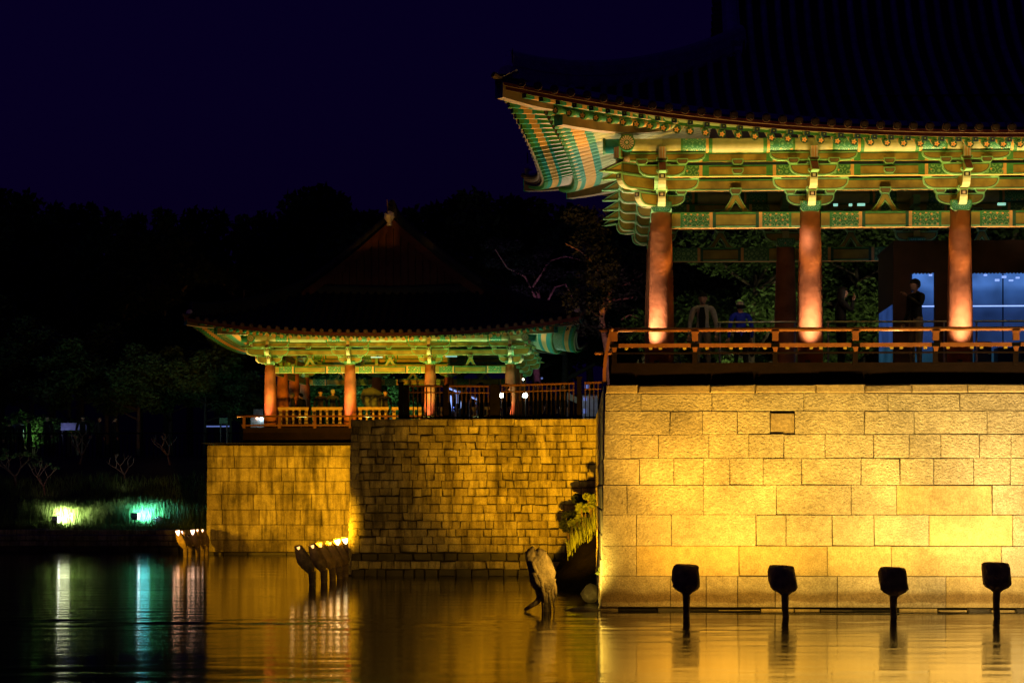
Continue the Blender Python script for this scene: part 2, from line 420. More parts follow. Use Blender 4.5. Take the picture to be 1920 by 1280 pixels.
# earth fill behind the walls, paved on top
mb = MB(); mb.box(-0.10, 16.6, 39.25, 55.1, -1.2, 4.02, 'soil')
mb.build('terrace_near', kind='structure')
mb = MB(); mb.box(-6.55, 60, 54.95, 72.85, -1.2, 3.93, 'soil')
mb.build('terrace_middle', kind='structure')
mb = MB(); mb.box(-14.0, -6.0, 73.75, 79, -1.2, 3.72, 'soil')
mb.build('terrace_far', kind='structure')
mb = MB(); mb.box(-120, -14.35, 77.25, 79, -1.2, 0.5, 'soil')
mb.build('bank_foot', kind='structure')

# ================================================================ stone walls
def stone(x0, x1, z0, z1, Y, proud, depth, mat, gap=0.006, bev=0.016, jit=0.006, lean=0.0, chip=0.0):
    """one dressed block facing -Y, chamfered face"""
    r = random.uniform
    x0 += gap; x1 -= gap; z0 += gap; z1 -= gap
    y = Y - proud
    j = lambda: r(-jit, jit)
    fr = [(x0+bev+j(), y+j()*.5, z0+bev+j()), (x1-bev+j(), y+j()*.5, z0+bev+j()), (x1-bev+j(), y+j()*.5, z1-bev+j()), (x0+bev+j(), y+j()*.5, z1-bev+j())]
    ed = [(x0, y+bev*1.2, z0), (x1, y+bev*1.2, z0), (x1, y+bev*1.2, z1), (x0, y+bev*1.2, z1)]
    if chip and random.random() < .35:
        c_ = random.randrange(4); q1, q2 = r(.3, 1)*chip, r(.3, 1)*chip
        sx, sz = (1, -1, -1, 1)[c_], (1, 1, -1, -1)[c_]
        a_ = fr[c_]; fr[c_] = (a_[0]+sx*q1, a_[1]+.01, a_[2]+sz*q2); a_ = ed[c_]; ed[c_] = (a_[0]+sx*q1*.8, a_[1]+.02, a_[2]+sz*q2*.8)
    bk = [(x0, Y+depth, z0), (x1, Y+depth, z0), (x1, Y+depth, z1), (x0, Y+depth, z1)]
    mb = MB()
    mb.add(fr+ed+bk, [(0,1,2,3)] + [(i+4, (i+1)%4+4, (i+1)%4, i) for i in range(4)] + [(i+8, (i+1)%4+8, (i+1)%4+4, i+4) for i in range(4)], mat)
    return mb

# --- near wall: courses and joints as they stand
wall1 = thing('stone_wall', (0.0, 38.9, 0), 'bright floodlit wall of large square granite blocks under the big pavilion on the right', 'wall')
YW = 38.9
rows_y = [720.3, 737.2, 770.2, 813.8, 858.5, 908.5, 964.2, 1022.6, 1079.2, 1137.6]
joints = [
 [1195.5,1331.3,1415.4,1529.6,1621,1709,1813.7],
 [1201.9,1334.9,1507,1664.6,1799.7],
 [1255.8,1317,1382.3,1444.5,1490.1,1620.4,1713.8,1851],
 [1182.9,1234.6,1329.1,1403.9,1470.3,1546.7,1638,1704.8,1764.1,1836,1895.3],
 [1199,1263.4,1318.7,1367.9,1430.8,1502.7,1614.3,1687.6,1750.4,1825.2,1894.5],
 [1175.7,1318.7,1455.3,1595.9,1680.7,1860.4],
 [1193,1258.7,1416.8,1473.6,1560,1638.3,1741.5],
 [1193,1385.2,1551,1670.7,1877.3],
 [1256.9,1324,1383,1453.5,1569.4,1773]]
def zrow(y):   # picture rows at px 1300
    return P(1300, y, YW)[1]
for r_, js in enumerate(joints):
    z1, z0 = zrow(rows_y[r_]), zrow(rows_y[r_+1])
    xl = -0.19 - 0.010 * r_
    xs = [xl] + [P(j, 900, YW)[0] for j in js]
    while xs[-1] < 16.2: xs.append(xs[-1] + random.choice([.7, .95, 1.2, 1.5, 1.9]))
    xs[-1] = 16.6
    for i in range(len(xs)-1):
        mat = 'granite'; proud = random.uniform(0, 0.014) + 0.010 * r_ * 0.4
        if r_ == 0: mat = 'granite_cap'; proud += 0.035
        if (r_, i) in ((5, 5), (6, 7), (7, 1), (7, 2), (7, 3), (7, 4)) or (r_ == 8 and i > 5): mat = 'granite_smooth'
        if (r_, i) == (2, 4): mat = 'granite_cap'; proud = -0.006
        zz1 = z1 - (0.035 if (r_, i) == (2, 4) else 0)
        bev = 0.008 if r_ else 0.02
        mb = stone(xs[i], xs[i+1], z0, zz1, YW, proud, 0.3, mat, 0.0022 + random.random()*0.004, bev, 0.009, chip=.016)
        o = mb.build('block', wall1)
# footing stones at the water line
x = -0.3
while x < 16.4:
    wd = random.uniform(0.16, .8)
    stone(x, x+wd, -0.5, 0.03 + random.uniform(-.05, .03), YW - 0.06, random.uniform(-.05, .04), 0.4, random.choice(['wet_rock', 'wet_rock', 'granite_smooth']), 0.012, 0.02, 0.02).build('footing_stone', wall1)
    x += wd
# mortar core just behind the faces
MB().box(-0.16, 16.6, 39.0, 39.24, -1, 4.0, 'mortar_dark').build('core', wall1)
# left flank, slightly skewed so that it just shows
def flank(wall, A, B, z0, z1, rows, mat, avg, proud=0.02):
    A = Vector(A); B = Vector(B); d = (B - A); L = d.length; d.normalize(); nrm = Vector((d.y, -d.x))
    if nrm.x > 0: nrm = -nrm
    ang = math.atan2(d.y, d.x)
    M = Matrix.Translation((A.x, A.y, 0)) @ Matrix.Rotation(ang, 4, 'Z') @ Matrix.Scale(-1, 4, (0, 1, 0))
    for r_ in range(rows):
        s = 0
        za, zb = z1 - (z1-z0)*r_/rows, z1 - (z1-z0)*(r_+1)/rows
        while s < L - .05:
            wd = min(L - s, avg * random.uniform(.6, 1.4))
            mb = stone(s, s+wd, zb, za, 0, random.uniform(0, proud) + 0.009*r_, 0.25, mat, 0.006, 0.014, 0.004)
            inst(mb.mesh('block'), 'block', wall, M)
            s += wd
flank(wall1, (-0.215, 38.97), (-0.50, 54.6), 0.0, P(1140, 720.5, 38.9)[1], 9, 'granite', 1.5, 0.012)

# --- middle wall of small stones
wall2 = thing('stone_wall', (-4, 54.6, 0), 'weathered wall of many small rough stones topped by a dark wooden fence', 'wall')
YM = 54.6
xl = P(658, 900, YM)[0]; xr = -0.36
ztop = P(800, 785.5, YM)[1]; xr = -0.47
zs = [ztop]
ys = [799, 814, 828, 841.5, 855.5, 869.5, 885, 900, 914.5, 930, 945, 961, 976, 991, 1005.5, 1020, 1035.5, 1051, 1066, 1081]
zs += [P(700, y, YM)[1] for y in ys]
cells = []
for r_ in range(len(zs)-1):
    x = xl + 0.01 * r_ * 0 
    first = True
    while x < xr:
        if r_ == 0: wd = random.uniform(.5, 1.1)
        else: wd = random.uniform(.18, .42) * (1.15 if r_ > 14 else 1)
        if first and r_: wd *= random.choice([.6, 1.0])
        first = False
        if xr - (x + wd) < .12: wd = xr - x
        cells.append((x, x+wd, zs[r_+1], zs[r_], r_)); x += wd
cells.sort(key=lambda c: -(c[1]-c[0])*(c[3]-c[2]))
rest = MB()
for k, (a, b_, z0, z1, r_) in enumerate(cells):
    wet = r_ >= 17
    pr = random.uniform(-.012, .03) + (0.05 if r_ == 0 else 0) + (0.06 if r_ == 18 else 0)
    tilt = random.uniform(-.012, .012)
    mat = 'wet_rock' if wet else ('field_stone' if k < 300 else 'field_stone_many')
    if r_ == 18: mat = 'field_stone' if k < 300 else 'field_stone_many'
    mb = stone(a, b_, z0+tilt, z1+tilt, YM, pr, 0.2, mat, random.uniform(.003, .008), random.uniform(.010, .024), 0.013, chip=.035)
    if k < 295: mb.build('stone', wall2)
    else: rest.add(mb.v, mb.f, mb.m)
rest.build('small_stones', wall2, kind='stuff')
MB().box(xl+.05, xr, 54.72, 54.94, -1, 3.9, 'mortar_dark').build('core', wall2)
fl = MB()
for r_ in range(18):
    s = 54.65; z1 = ztop - r_*.222
    while s < 73.3:
        wd = random.uniform(.3, .6)
        fl.box(xl - random.uniform(0, .02) - .004*r_, xl + .2, s+.008, s+wd-.008, z1-.215, z1-.006, 'field_stone_many'); s += wd
fl.build('flank_stones', wall2, kind='stuff')

# --- far wall
wall3 = thing('stone_wall', (-10, 73.4, 0), 'golden stained block wall under the far pavilion with streaks running down', 'wall')
YF = 73.4
o3, k3 = (380, 780), 3.766
rl = [205, 283, 365, 460, 550, 660, 765, 872, 958, 995]
j3 = [[220,460,640,785,918,1060,1220], [143,225,400,515,598,718,885,1060,1200], [188,410,558,655,780,870,1040,1190], [145,385,490,570,640,865,1010,1180], [135,360,515,635,770,880,1035,1200],
      [140,400,520,690,840,1000,1190], [165,420,590,720,830,985,1150], [150,590,800,980,1170], [150,320,595,820,1100]]
for r_, js in enumerate(j3):
    z1 = P(500, o3[1]+rl[r_]/k3, YF)[1]; z0 = P(500, o3[1]+rl[r_+1]/k3, YF)[1]
    if r_ == 8: z0 = -0.3
    xs = [P(388, 900, YF)[0] - .003*r_] + [P(o3[0]+j/k3, 900, YF)[0] for j in js] + [-6.0]
    for i in range(len(xs)-1):
        stone(xs[i], xs[i+1], z0, z1, YF, random.uniform(0, .03) + (.10 if r_ == 8 else 0), .3, 'wet_rock' if r_ == 8 else 'weathered_stone', .006, .015, .008).build('block', wall3)
MB().box(-14.05, -6, 73.55, 73.74, -1, 3.7, 'mortar_dark').build('core', wall3)
fl = MB()
for r_ in range(8):
    s = 73.45; z1 = 3.74 - r_*.47
    while s < 84:
        wd = random.uniform(.8, 1.4)
        fl.box(-14.17, -14.0, s+.01, s+wd-.01, z1-.46, z1-.006, 'weathered_stone'); s += wd
fl.build('flank_blocks', wall3, kind='stuff')

# --- low bank wall at far left
wall4 = thing('bank_wall', (-17, 77, 0), 'low dark dry stone wall along the water edge below the two lit grass patches', 'wall')
Yb = 77.0
for r_ in range(4):
    z1 = .80 - r_*.205
    x = -33.5
    while x < -14.3:
        wd = random.uniform(.35, .9)
        stone(x, x+wd, z1-.2, z1, Yb, random.uniform(-.03, .05), .2, 'wet_rock' if r_ == 3 else 'field_stone', .008, .02, .012).build('stone', wall4)
        x += wd

# --- soil bank with rocks between the walls
def bank_h(x, y):
    # rises towards the near wall flank and the middle wall
    k = max(0, min(1, (x + 1.75) / 1.4)); e = max(0, min(1, (y - 45.2) / 5.0))
    return -0.25 + (1.78 * (k**0.8) * (e*e*(3-2*e))) + 0.05*math.sin(9*x+3*y) + .04*math.sin(17*x-7*y)
mb = grid('soil_bank', -2.2, -0.26, 41.5, 54.55, .16, .3, 'soil', bank_h, kind='structure')
def rock(name, c, r, mat, label, seed, sq=(1, 1, 1), grp=None):
    rnd = random.Random(seed); bm = bmesh.new(); bmesh.ops.create_icosphere(bm, subdivisions=2, radius=1)
    dirs = [Vector((rnd.uniform(-1,1), rnd.uniform(-1,1), rnd.uniform(-1,1))).normalized() for _ in range(9)]
    for v in bm.verts:
        k = 1.0
        for d in dirs:
            q = v.co.normalized().dot(d)
            if q > .45: k = min(k, .72 / max(.72, q) * 1.05)
        v.co = Vector((v.co.x*sq[0], v.co.y*sq[1], v.co.z*sq[2])) * k * r * (1 + rnd.uniform(-.03, .03))
    me = bpy.data.meshes.new(name); bm.to_mesh(me); bm.free(); me.materials.append(MATS[mat])
    return inst(me, name, None, T(*c), label=label, cat='rock', group=grp)
rock('boulder', (P(1107, 1110, 41.5)[0], 41.5, .18), .21, 'wet_rock', 'squat boulder at the water edge beside the left corner of the bright wall', 3)
rock('flat_rock', (-.62, 38.9, -.02), .34, 'wet_rock', 'flat dark slab lying in the water at the foot of the bright wall corner', 5, (1.2, .8, .28))
# ================================================================ pavilions
def arm_profile(w, z0, z1, lip=0.05, curve=0.2):
    h = z1 - z0; c = min(curve, w*.6)
    half = [(w, z1), (w, z1-lip)]
    for k in range(1, 5):
        q = k/4*math.pi/2
        half.append((w - c*(1-math.cos(q)), z1-lip-(h-lip)*math.sin(q)))
    left = [(-x, z) for x, z in reversed(half)]
    return half + left
RIM = [(0.024, 'paint_light_green'), (0.036, 'paint_line'), (None, 'paint_ochre')]
def rim(k=1.0, inner='paint_ochre'): return [(0.026*k, 'paint_light_green'), (0.036*k, 'paint_line'), (None, inner)]
def block_mesh(w, z0, z1, d, inner='paint_brown', k=1.0):
    """bearing block: vertical top, flared foot"""
    zm = z0 + (z1-z0)*.45
    prof = [(w, z1), (w, zm), (w*.66, z0), (-w*.66, z0), (-w, zm), (-w, z1)]
    return MB().prism(prof, -d, d, 'paint_light_green', [(0.018*k, 'paint_light_green'), (0.026*k, 'paint_line'), (None, inner)])
def painted_beam(L, z0, z1, d, style, k=1.0):
    """beam centred on x=0 along x; both faces painted in fields"""
    mb = MB(); h = L/2
    if style == 'lintel':
        br = [(-h, 'paint_ochre'), (-h+.16*k, 'paint_green'), (-h+.20*k, 'paint_scroll'), (-h+.70*k, 'paint_orange'), (-h+.76*k, 'paint_deep_green'), (-h+.82*k, 'CENTER'),
              (h-.82*k, 'paint_deep_green'), (h-.76*k, 'paint_orange'), (h-.70*k, 'paint_scroll'), (h-.20*k, 'paint_green'), (h-.16*k, 'paint_ochre'), (h, None)]
    elif style == 'beam':
        br = [(-h, 'paint_ochre'), (-h+.3*k, 'paint_scroll'), (-h+.68*k, 'paint_orange'), (-h+.74*k, 'paint_green'), (-h+.86*k, 'CENTER'),
              (h-.86*k, 'paint_green'), (h-.74*k, 'paint_orange'), (h-.68*k, 'paint_scroll'), (h-.3*k, 'paint_ochre'), (h, None)]
    else:
        br = [(-h, 'CENTER'), (h, None)]
    e = (z1-z0)
    for y in (-d, d):
        for (xa, ma), (xb, _) in zip(br[:-1], br[1:]):
            if ma == 'CENTER':
                rows = [(z0, z0+.12*e, 'paint_light_green'), (z0+.12*e, z0+.17*e, 'paint_line'), (z0+.17*e, z1-.17*e, 'paint_ochre'), (z1-.17*e, z1-.12*e, 'paint_line'), (z1-.12*e, z1, 'paint_green')]
            elif ma in ('paint_scroll', 'paint_ochre'):
                rows = [(z0, z0+.10*e, 'paint_light_green'), (z0+.10*e, z1-.08*e, ma), (z1-.08*e, z1, 'paint_green')]
            else: rows = [(z0, z1, ma)]
            for a, b_, m_ in rows:
                f = (0,1,2,3) if y < 0 else (3,2,1,0)
                mb.add([(xa,y,a),(xb,y,a),(xb,y,b_),(xa,y,b_)], [f], m_)
    mb.add([(-h,-d,z0),(h,-d,z0),(h,d,z0),(-h,d,z0),(-h,-d,z1),(h,-d,z1),(h,d,z1),(-h,d,z1)], [(0,3,2,1),(4,5,6,7),(1,2,6,5),(3,0,4,7)], ['paint_orange','paint_green','paint_green','paint_green'])
    return mb
def purlin_mesh(L, r, k=1.0, n=16):
    h = L/2
    xs = [-h, -h+.34*k, -h+.38*k, -h+.80*k, -h+.85*k, -h+.92*k, h-.92*k, h-.85*k, h-.80*k, h-.38*k, h-.34*k, h]
    ms = ['paint_cream','paint_green','paint_scroll_teal','paint_orange','paint_green','paint_cream','paint_green','paint_orange','paint_scroll_teal','paint_green','paint_cream','paint_cream']
    return MB().tube([(x, 0, 0) for x in xs], r, n, ms)
def flower_end(mb, r, base, petal, heart, M):
    """disc in the y-z plane facing -x... star of five petals let into a ring"""
    n = 10
    star = [((.82 if i % 2 == 0 else .42)*r*math.cos(i*math.pi/5), (.82 if i % 2 == 0 else .42)*r*math.sin(i*math.pi/5)) for i in range(n)]
    ring = [(r*math.cos(i*math.pi/5), r*math.sin(i*math.pi/5)) for i in range(n)]
    inn = [(.2*r*math.cos(i*math.pi/5), .2*r*math.sin(i*math.pi/5)) for i in range(n)]
    vs = [(0,a,b_) for a, b_ in ring] + [(0,a,b_) for a, b_ in star] + [(0,a,b_) for a, b_ in inn]
    fs = []; ms = []
    for i in range(n):
        j = (i+1) % n
        fs.append((i, j, 10+j, 10+i)); ms.append(base)
        fs.append((10+i, 10+j, 20+j, 20+i)); ms.append(petal)
    fs.append(tuple(range(20, 30))); ms.append(heart)
    mb.add(vs, fs, ms, M)
def rafter_mesh(r, near=True):
    """unit rafter from x=0 (inside) to x=1 (outer end); scaled in x"""
    xs = [0, .79, .84, .915, .975, 1.0]
    ms = ['paint_cream', 'paint_scroll_teal', 'paint_orange', 'paint_scroll_teal', 'paint_green', 'paint_green'] if near else ['paint_cream', 'paint_teal', 'paint_orange', 'paint_teal', 'paint_green', 'paint_green']
    mb = MB().tube([(x, 0, 0) for x in xs], [r*1.0]*4 + [r*.97, r*.93], 10, ms, cap=False)
    flower_end(mb, r*.93, 'paint_deep_green' if near else 'paint_orange', 'paint_orange', 'paint_red', T(1.0, 0, 0))
    return mb.mesh('round_rafter', True)
def flyer_mesh(s):
    xs = [0, .66, .72, .80, .845, .93, 1.0]
    sd = ['paint_green', 'paint_teal', 'paint_orange', 'paint_orange', 'paint_teal', 'paint_green']
    bt = ['paint_pink', 'paint_teal', 'paint_orange', 'paint_orange', 'paint_teal', 'paint_green']
    mb = MB()
    for i in range(6):
        a, b_ = xs[i], xs[i+1]
        vs = [(a,-s,-s),(a,s,-s),(b_,s,-s),(b_,-s,-s),(a,-s,s),(a,s,s),(b_,s,s),(b_,-s,s)]
        mb.add(vs, [(0,1,2,3),(0,3,7,4),(1,5,6,2),(4,7,6,5)], [bt[i], sd[i], sd[i], sd[i]])
    q = s*.62
    mb.add([(1,-s,-s),(1,s,-s),(1,s,s),(1,-s,s),(1,-q,-q),(1,q,-q),(1,q,q),(1,-q,q)], [(0,1,5,4),(1,2,6,5),(2,3,7,6),(3,0,4,7)], 'paint_blue')
    mb.add([(1,-q,-q),(1,q,-q),(1,q,q),(1,-q,q),(1,-q*.4,-q*.4),(1,q*.4,-q*.4),(1,q*.4,q*.4),(1,-q*.4,q*.4)], [(0,1,5,4),(1,2,6,5),(2,3,7,6),(3,0,4,7),(4,5,6,7)], ['paint_line']*4+['paint_light_green'])
    return mb.mesh('square_rafter')
def along(p, q, roll=0):
    """matrix taking unit x segment to p->q"""
    p = Vector(p); q = Vector(q); d = q - p; L = d.length; d.normalize()
    up = Vector((0,0,1)); y = up.cross(d).normalized(); z = d.cross(y)
    M = Matrix(((d.x*L, y.x, z.x, p.x), (d.y*L, y.y, z.y, p.y), (d.z*L, y.z, z.z, p.z), (0,0,0,1)))
    return M

class Side:
    """s runs along the side (0 = middle), o outward from the column line"""
    def __init__(self, c, n, hc):
        self.c = Vector(c); self.n = Vector(n); self.a = Vector((-n[1], n[0])) if True else None; self.hc = hc
    def p(self, s, o, z):
        v = self.c + self.a*s + self.n*o; return Vector((v.x, v.y, z))
    def M(self, s, o, z=0):
        """local x = along side, local -y = outward"""
        v = self.p(s, o, z); a = self.a; n = self.n
        return Matrix(((a.x, -n.x, 0, v.x), (a.y, -n.y, 0, v.y), (0, 0, 1, v.z), (0, 0, 0, 1)))

def pavilion(XS, YS, S, root):
    """S: dict of sizes"""
    x0, x1, y0, y1 = XS[0], XS[-1], YS[0], YS[-1]
    cx, cy = (x0+x1)/2, (y0+y1)/2; hx, hy = (x1-x0)/2, (y1-y0)/2
    sides = {'front': Side((cx, y0), (0, -1), hx), 'left': Side((x0, cy), (-1, 0), hy), 'back': Side((cx, y1), (0, 1), hx), 'right': Side((x1, cy), (1, 0), hy)}
    ov, fl, lc, lift = S['ov'], S['flare'], S['lc'], S['lift']
    reach = ov + fl
    near = S['near']; k = S['k']
    def prof(side, s):
        A = side.hc + reach; d = A - abs(s); t = max(0, 1 - d/lc)
        return ov + fl*t**3, lift*t**2.3
    # ---- columns
    zf, zc = S['zf'], S['zc']; r = S['rc']
    mb = MB(); n = 7
    pts = [(0, 0, zf + (zc-zf)*i/n) for i in range(n+1)]
    rad = [r*(1.0 + .10*math.sin(math.pi*min(1, (i/n)*.9+.15)) - .16*(i/n)) for i in range(n+1)]
    mb.tube(pts, rad, 20, 'column_red'); cme = mb.mesh('column', True)
    plinth = MB().tube([(0,0,zf-.12), (0,0,zf-.02), (0,0,zf+.02)], [r*1.5, r*1.45, r*1.2], 16, 'granite_cap').mesh('plinth', True)
    cols = [(x, y0) for x in XS] + [(x0, y) for y in YS[1:]] + [(x1, y) for y in YS[1:]] + [(x, y1) for x in XS[1:-1]] + S.get('inner', [])
    for x, y in cols:
        c = inst(cme, 'column', root, T(x, y, 0)); inst(plinth, 'plinth', c, T(x, y, 0))
    # ---- bracket cluster meshes in local coords (x along, -y outward)
    st = S['stack']; oo = S['outer']; th = .065*k
    cap = MB().prism([(S['cw'], st['c1']), (S['cw'], st['cm']), (S['cw']*.76, st['c0']), (-S['cw']*.76, st['c0']), (-S['cw'], st['cm']), (-S['cw'], st['c1'])], -S['cw'], S['cw'], 'paint_light_green', [(.02*k, 'paint_green'), (None, 'paint_scroll_teal')]).mesh('capital')
    arms = [(MB().prism(arm_profile(w_, a, b_, .05*k, .24*k), -th, th, 'paint_light_green', rim(k))).mesh('bracket_arm') for w_, a, b_, o_ in st['arms']]
    def proj_profile(kind, length, a, b_):
        h = b_-a
        if kind == 'round':
            return [(-.12, b_), (length, b_), (length, b_-.05*k)] + [(length - .16*k*(1-math.cos(q)), b_-.05*k-(h-.05*k)*math.sin(q)) for q in (.4, .8, 1.2, 1.57)] + [(-.12, a)]
        if kind == 'beak':
            return [(-.12, b_), (length*.72, b_), (length, a+.012), (length, a), (-.12, a)]
        return [(-.12, b_), (length, b_), (length, a), (-.12, a)]
    projs = []
    for kind, length, a, b_ in st['proj']:
        me = MB().prism(proj_profile(kind, length, a, b_), -.07*k, .07*k, 'paint_cream' if kind == 'round' else 'paint_light_green', rim(k))
        # painted front: flower square and pale striped belly
        if kind == 'round':
            z1_, s_ = b_, .055*k
            me.add([(length+.004, -s_, z1_-.09*k), (length+.004, s_, z1_-.09*k), (length+.004, s_, z1_-.01*k), (length+.004, -s_, z1_-.01*k)], [(0,1,2,3)], 'paint_line')
            q_ = .026*k
            me.add([(length+.007, -q_, z1_-.075*k), (length+.007, q_, z1_-.075*k), (length+.007, q_, z1_-.025*k), (length+.007, -q_, z1_-.025*k)], [(0,1,2,3)], 'paint_pink')
        elif kind == 'beak':
            l7 = length*.72
            me.add([(l7+.004, -.062*k, b_+.003), (l7+.004, .062*k, b_+.003), (length+.004, .062*k, a+.015), (length+.004, -.062*k, a+.015)], [(0,1,2,3)], 'paint_maroon')
        elif kind == 'post':
            me.add([(length+.004, -.062*k, a), (length+.004, .062*k, a), (length+.004, .062*k, b_), (length+.004, -.062*k, b_)], [(0,1,2,3)], 'paint_maroon')
        elif kind == 'tail':
            for q0, q1, m_ in ((-.065, -.035, 'paint_pink'), (-.035, -.008, 'paint_orange'), (-.008, .008, 'paint_white'), (.008, .035, 'paint_orange'), (.035, .065, 'paint_pink')):
                me.add([(length+.004, q0*k, a), (length+.004, q1*k, a), (length+.004, q1*k, b_), (length+.004, q0*k, b_)], [(0,1,2,3)], m_)
        projs.append(me.mesh('projecting_arm'))
    RP = Matrix(((0, 1, 0, 0), (-1, 0, 0, 0), (0, 0, 1, 0), (0, 0, 0, 1)))     # profile x -> outward (-y)
    blk = {}
    def soro(a, b_, w_=None):
        key = (round(a, 3), round(b_, 3), w_)
        if key not in blk: blk[key] = block_mesh((w_ or .105)*(k if w_ is None else 1), a, b_, .10*k, k=k).mesh('bearing_block')
        return blk[key]
    def cluster(side, s, rot=None):
        M0 = side.M(s, 0) if rot is None else rot
        b0 = inst(cap, 'bracket', root, M0)
        for (w_, a, b_, o_), me in zip(st['arms'], arms): inst(me, 'bracket_arm', b0, M0 @ T(0, -o_, 0))
        for (kind, length, a, b_), me in zip(st['proj'], projs): inst(me, 'projecting_arm', b0, M0 @ RP)
        for sx, a, b_, o_ in st['blocks']:
            for q in ((-sx, sx) if sx else (0,)): inst(soro(a, b_), 'bearing_block', b0, M0 @ T(q, -o_, 0))
        return b0
    lens = {}
    def bay(side, sa, sb):
        L = sb - sa; mid = (sa+sb)/2; key = round(L, 3)
        if key not in lens:
            d = {}
            kk = k * min(1, L/2.7)
            d['lintel'] = painted_beam(L - 2*r*.86, st['l0'], st['l1'], .085*k, 'lintel', kk).mesh('lintel')
            d['beams'] = [painted_beam(L, a, b_, .06*k, sty, kk).mesh('beam') for a, b_, o_, sty in st['beams']]
            d['purlin'] = purlin_mesh(L, st['pr'], kk).mesh('purlin', True)
            if L > 2:
                za, zb = st['l1'] + .002, st['v1']; wv = .30*k
                left = [(-.05*k, zb), (-.10*k, zb-.03*k), (-.16*k, zb-.14*k), (-.22*k, zb-.23*k), (-wv, za), (-wv+.15*k, za), (-.10*k, za+.10*k), (-.02*k, zb-.10*k), (0, zb-.06*k), (0, zb)]
                prf = [(-x, z) for x, z in reversed(left[:-2])]
                full = left[:-1] + [(-x, z) for x, z in reversed(left[:-2])]
                hh_ = zb-za
                full = [(-.06*k, zb), (-.09*k, zb-.2*hh_), (-.15*k, zb-.55*hh_), (-.22*k, zb-.83*hh_), (-wv, za), (-wv+.18*k, za), (-.085*k, za+.22*hh_), (0, za+.58*hh_),
                        (.085*k, za+.22*hh_), (wv-.18*k, za), (wv, za), (.22*k, zb-.83*hh_), (.15*k, zb-.55*hh_), (.09*k, zb-.2*hh_), (.06*k, zb)]
                d['strut'] = MB().prism(full, -.05*k, .05*k, 'paint_light_green', [(.015*k, 'paint_light_green'), (.022*k, 'paint_line'), (None, 'paint_ochre')]).mesh('flower_strut')
            lens[key] = d
        d = lens[key]
        inst(d['lintel'], 'lintel', root, side.M(mid, 0))
        for (a, b_, o_, sty), me in zip(st['beams'], d['beams']): inst(me, 'beam', root, side.M(mid, o_))
        inst(d['purlin'], 'purlin', root, side.M(mid, oo, st['pz']))
        if L > 2:
            so = inst(d['strut'], 'flower_strut', root, side.M(mid, 0))
            for a, b_, o_ in st['midblocks']: inst(soro(a, b_), 'bearing_block', so, side.M(mid, o_))
    for nm, side in sides.items():
        pos = ([x-cx for x in XS] if nm in ('front', 'back') else [y-cy for y in YS])
        if nm == 'back': pos = sorted(-p_ for p_ in pos)
        if nm in ('right',): pos = list(pos)
        sgn = 1
        # Side.a: front (1,0); left (0,-1); back (-1,0); right (0,1)
        if nm == 'left': pos = sorted(-p_ for p_ in pos)
        for i, s in enumerate(pos):
            if nm in ('left', 'right') and S.get('skip_mid') and 0 < i < len(pos)-1: pass
            cluster(side, s)
        for a, b_ in zip(pos[:-1], pos[1:]): bay(side, a, b_)
        # purlin stubs crossing at the corners, with medallion ends
        stub = (oo + .42*k)
        if nm in ('front', 'left', 'right'):
            for e in (-1, 1):
                mb = MB().tube([(0,0,0), (stub*.55,0,0), (stub*.7,0,0), (stub,0,0)], st['pr'], 16, ['paint_cream', 'paint_scroll_teal', 'paint_teal', 'paint_teal'], cap=True)
                mb.box(0, stub*.8, -.06*k, .06*k, st['ob'][0]-st['pz'], st['ob'][1]-st['pz'], 'paint_brown')
                M0 = side.M(e*side.hc, oo, st['pz']) @ (Matrix.Rotation(math.pi, 4, 'Z') if e < 0 else Matrix())
                pe = inst(mb.mesh('purlin_end', True), 'purlin_end', root, M0)
                rr_ = st['pr']*1.12; md = MB(); nn = 16
                md.tube([(stub-.03, 0, 0), (stub+.02, 0, 0)], rr_, 16, 'paint_green')
                ctr = stub + .024
                for i in range(nn):
                    q0, q1 = 2*math.pi*(i+.18)/nn, 2*math.pi*(i+.82)/nn
                    md.add([(ctr, rr_*.32*math.cos(q0), rr_*.32*math.sin(q0)), (ctr, rr_*.32*math.cos(q1), rr_*.32*math.sin(q1)), (ctr, rr_*.84*math.cos(q1), rr_*.84*math.sin(q1)), (ctr, rr_*.84*math.cos(q0), rr_*.84*math.sin(q0))], [(0,1,2,3)], 'paint_pink')
                md.add([(ctr, rr_*.2*math.cos(2*math.pi*i/8), rr_*.2*math.sin(2*math.pi*i/8)) for i in range(8)], [tuple(range(8))], 'paint_white')
                inst(md.mesh('medallion'), 'medallion', pe, M0)
    # diagonal arms at the corners
    for (x, y, dx, dy) in ((x0, y0, -1, -1), (x1, y0, 1, -1), (x0, y1, -1, 1)):
        nrm = Vector((dx, dy)).normalized()
        fake = Side((x, y), (nrm.x, nrm.y), 0)
        b0 = None
        for j, ((kind, length, a, b_), me) in enumerate(zip(st['proj'], projs)):
            M0 = fake.M(0, 0) @ RP @ Matrix.Diagonal((1.41, 1, 1, 1))
            b0 = inst(me, 'corner_arm', root, M0)
    # ---- rafters, soffit, eave boards, roof
    rr_, fr_ = S['rr'], S['fs']
    rme = rafter_mesh(rr_, near); fme = flyer_mesh(fr_)
    sp = S['sp']; zi = S['z_in']; zo = S['z_rend']; ze = S['z_eave']; inn = S['inn']; fq = S['fq']
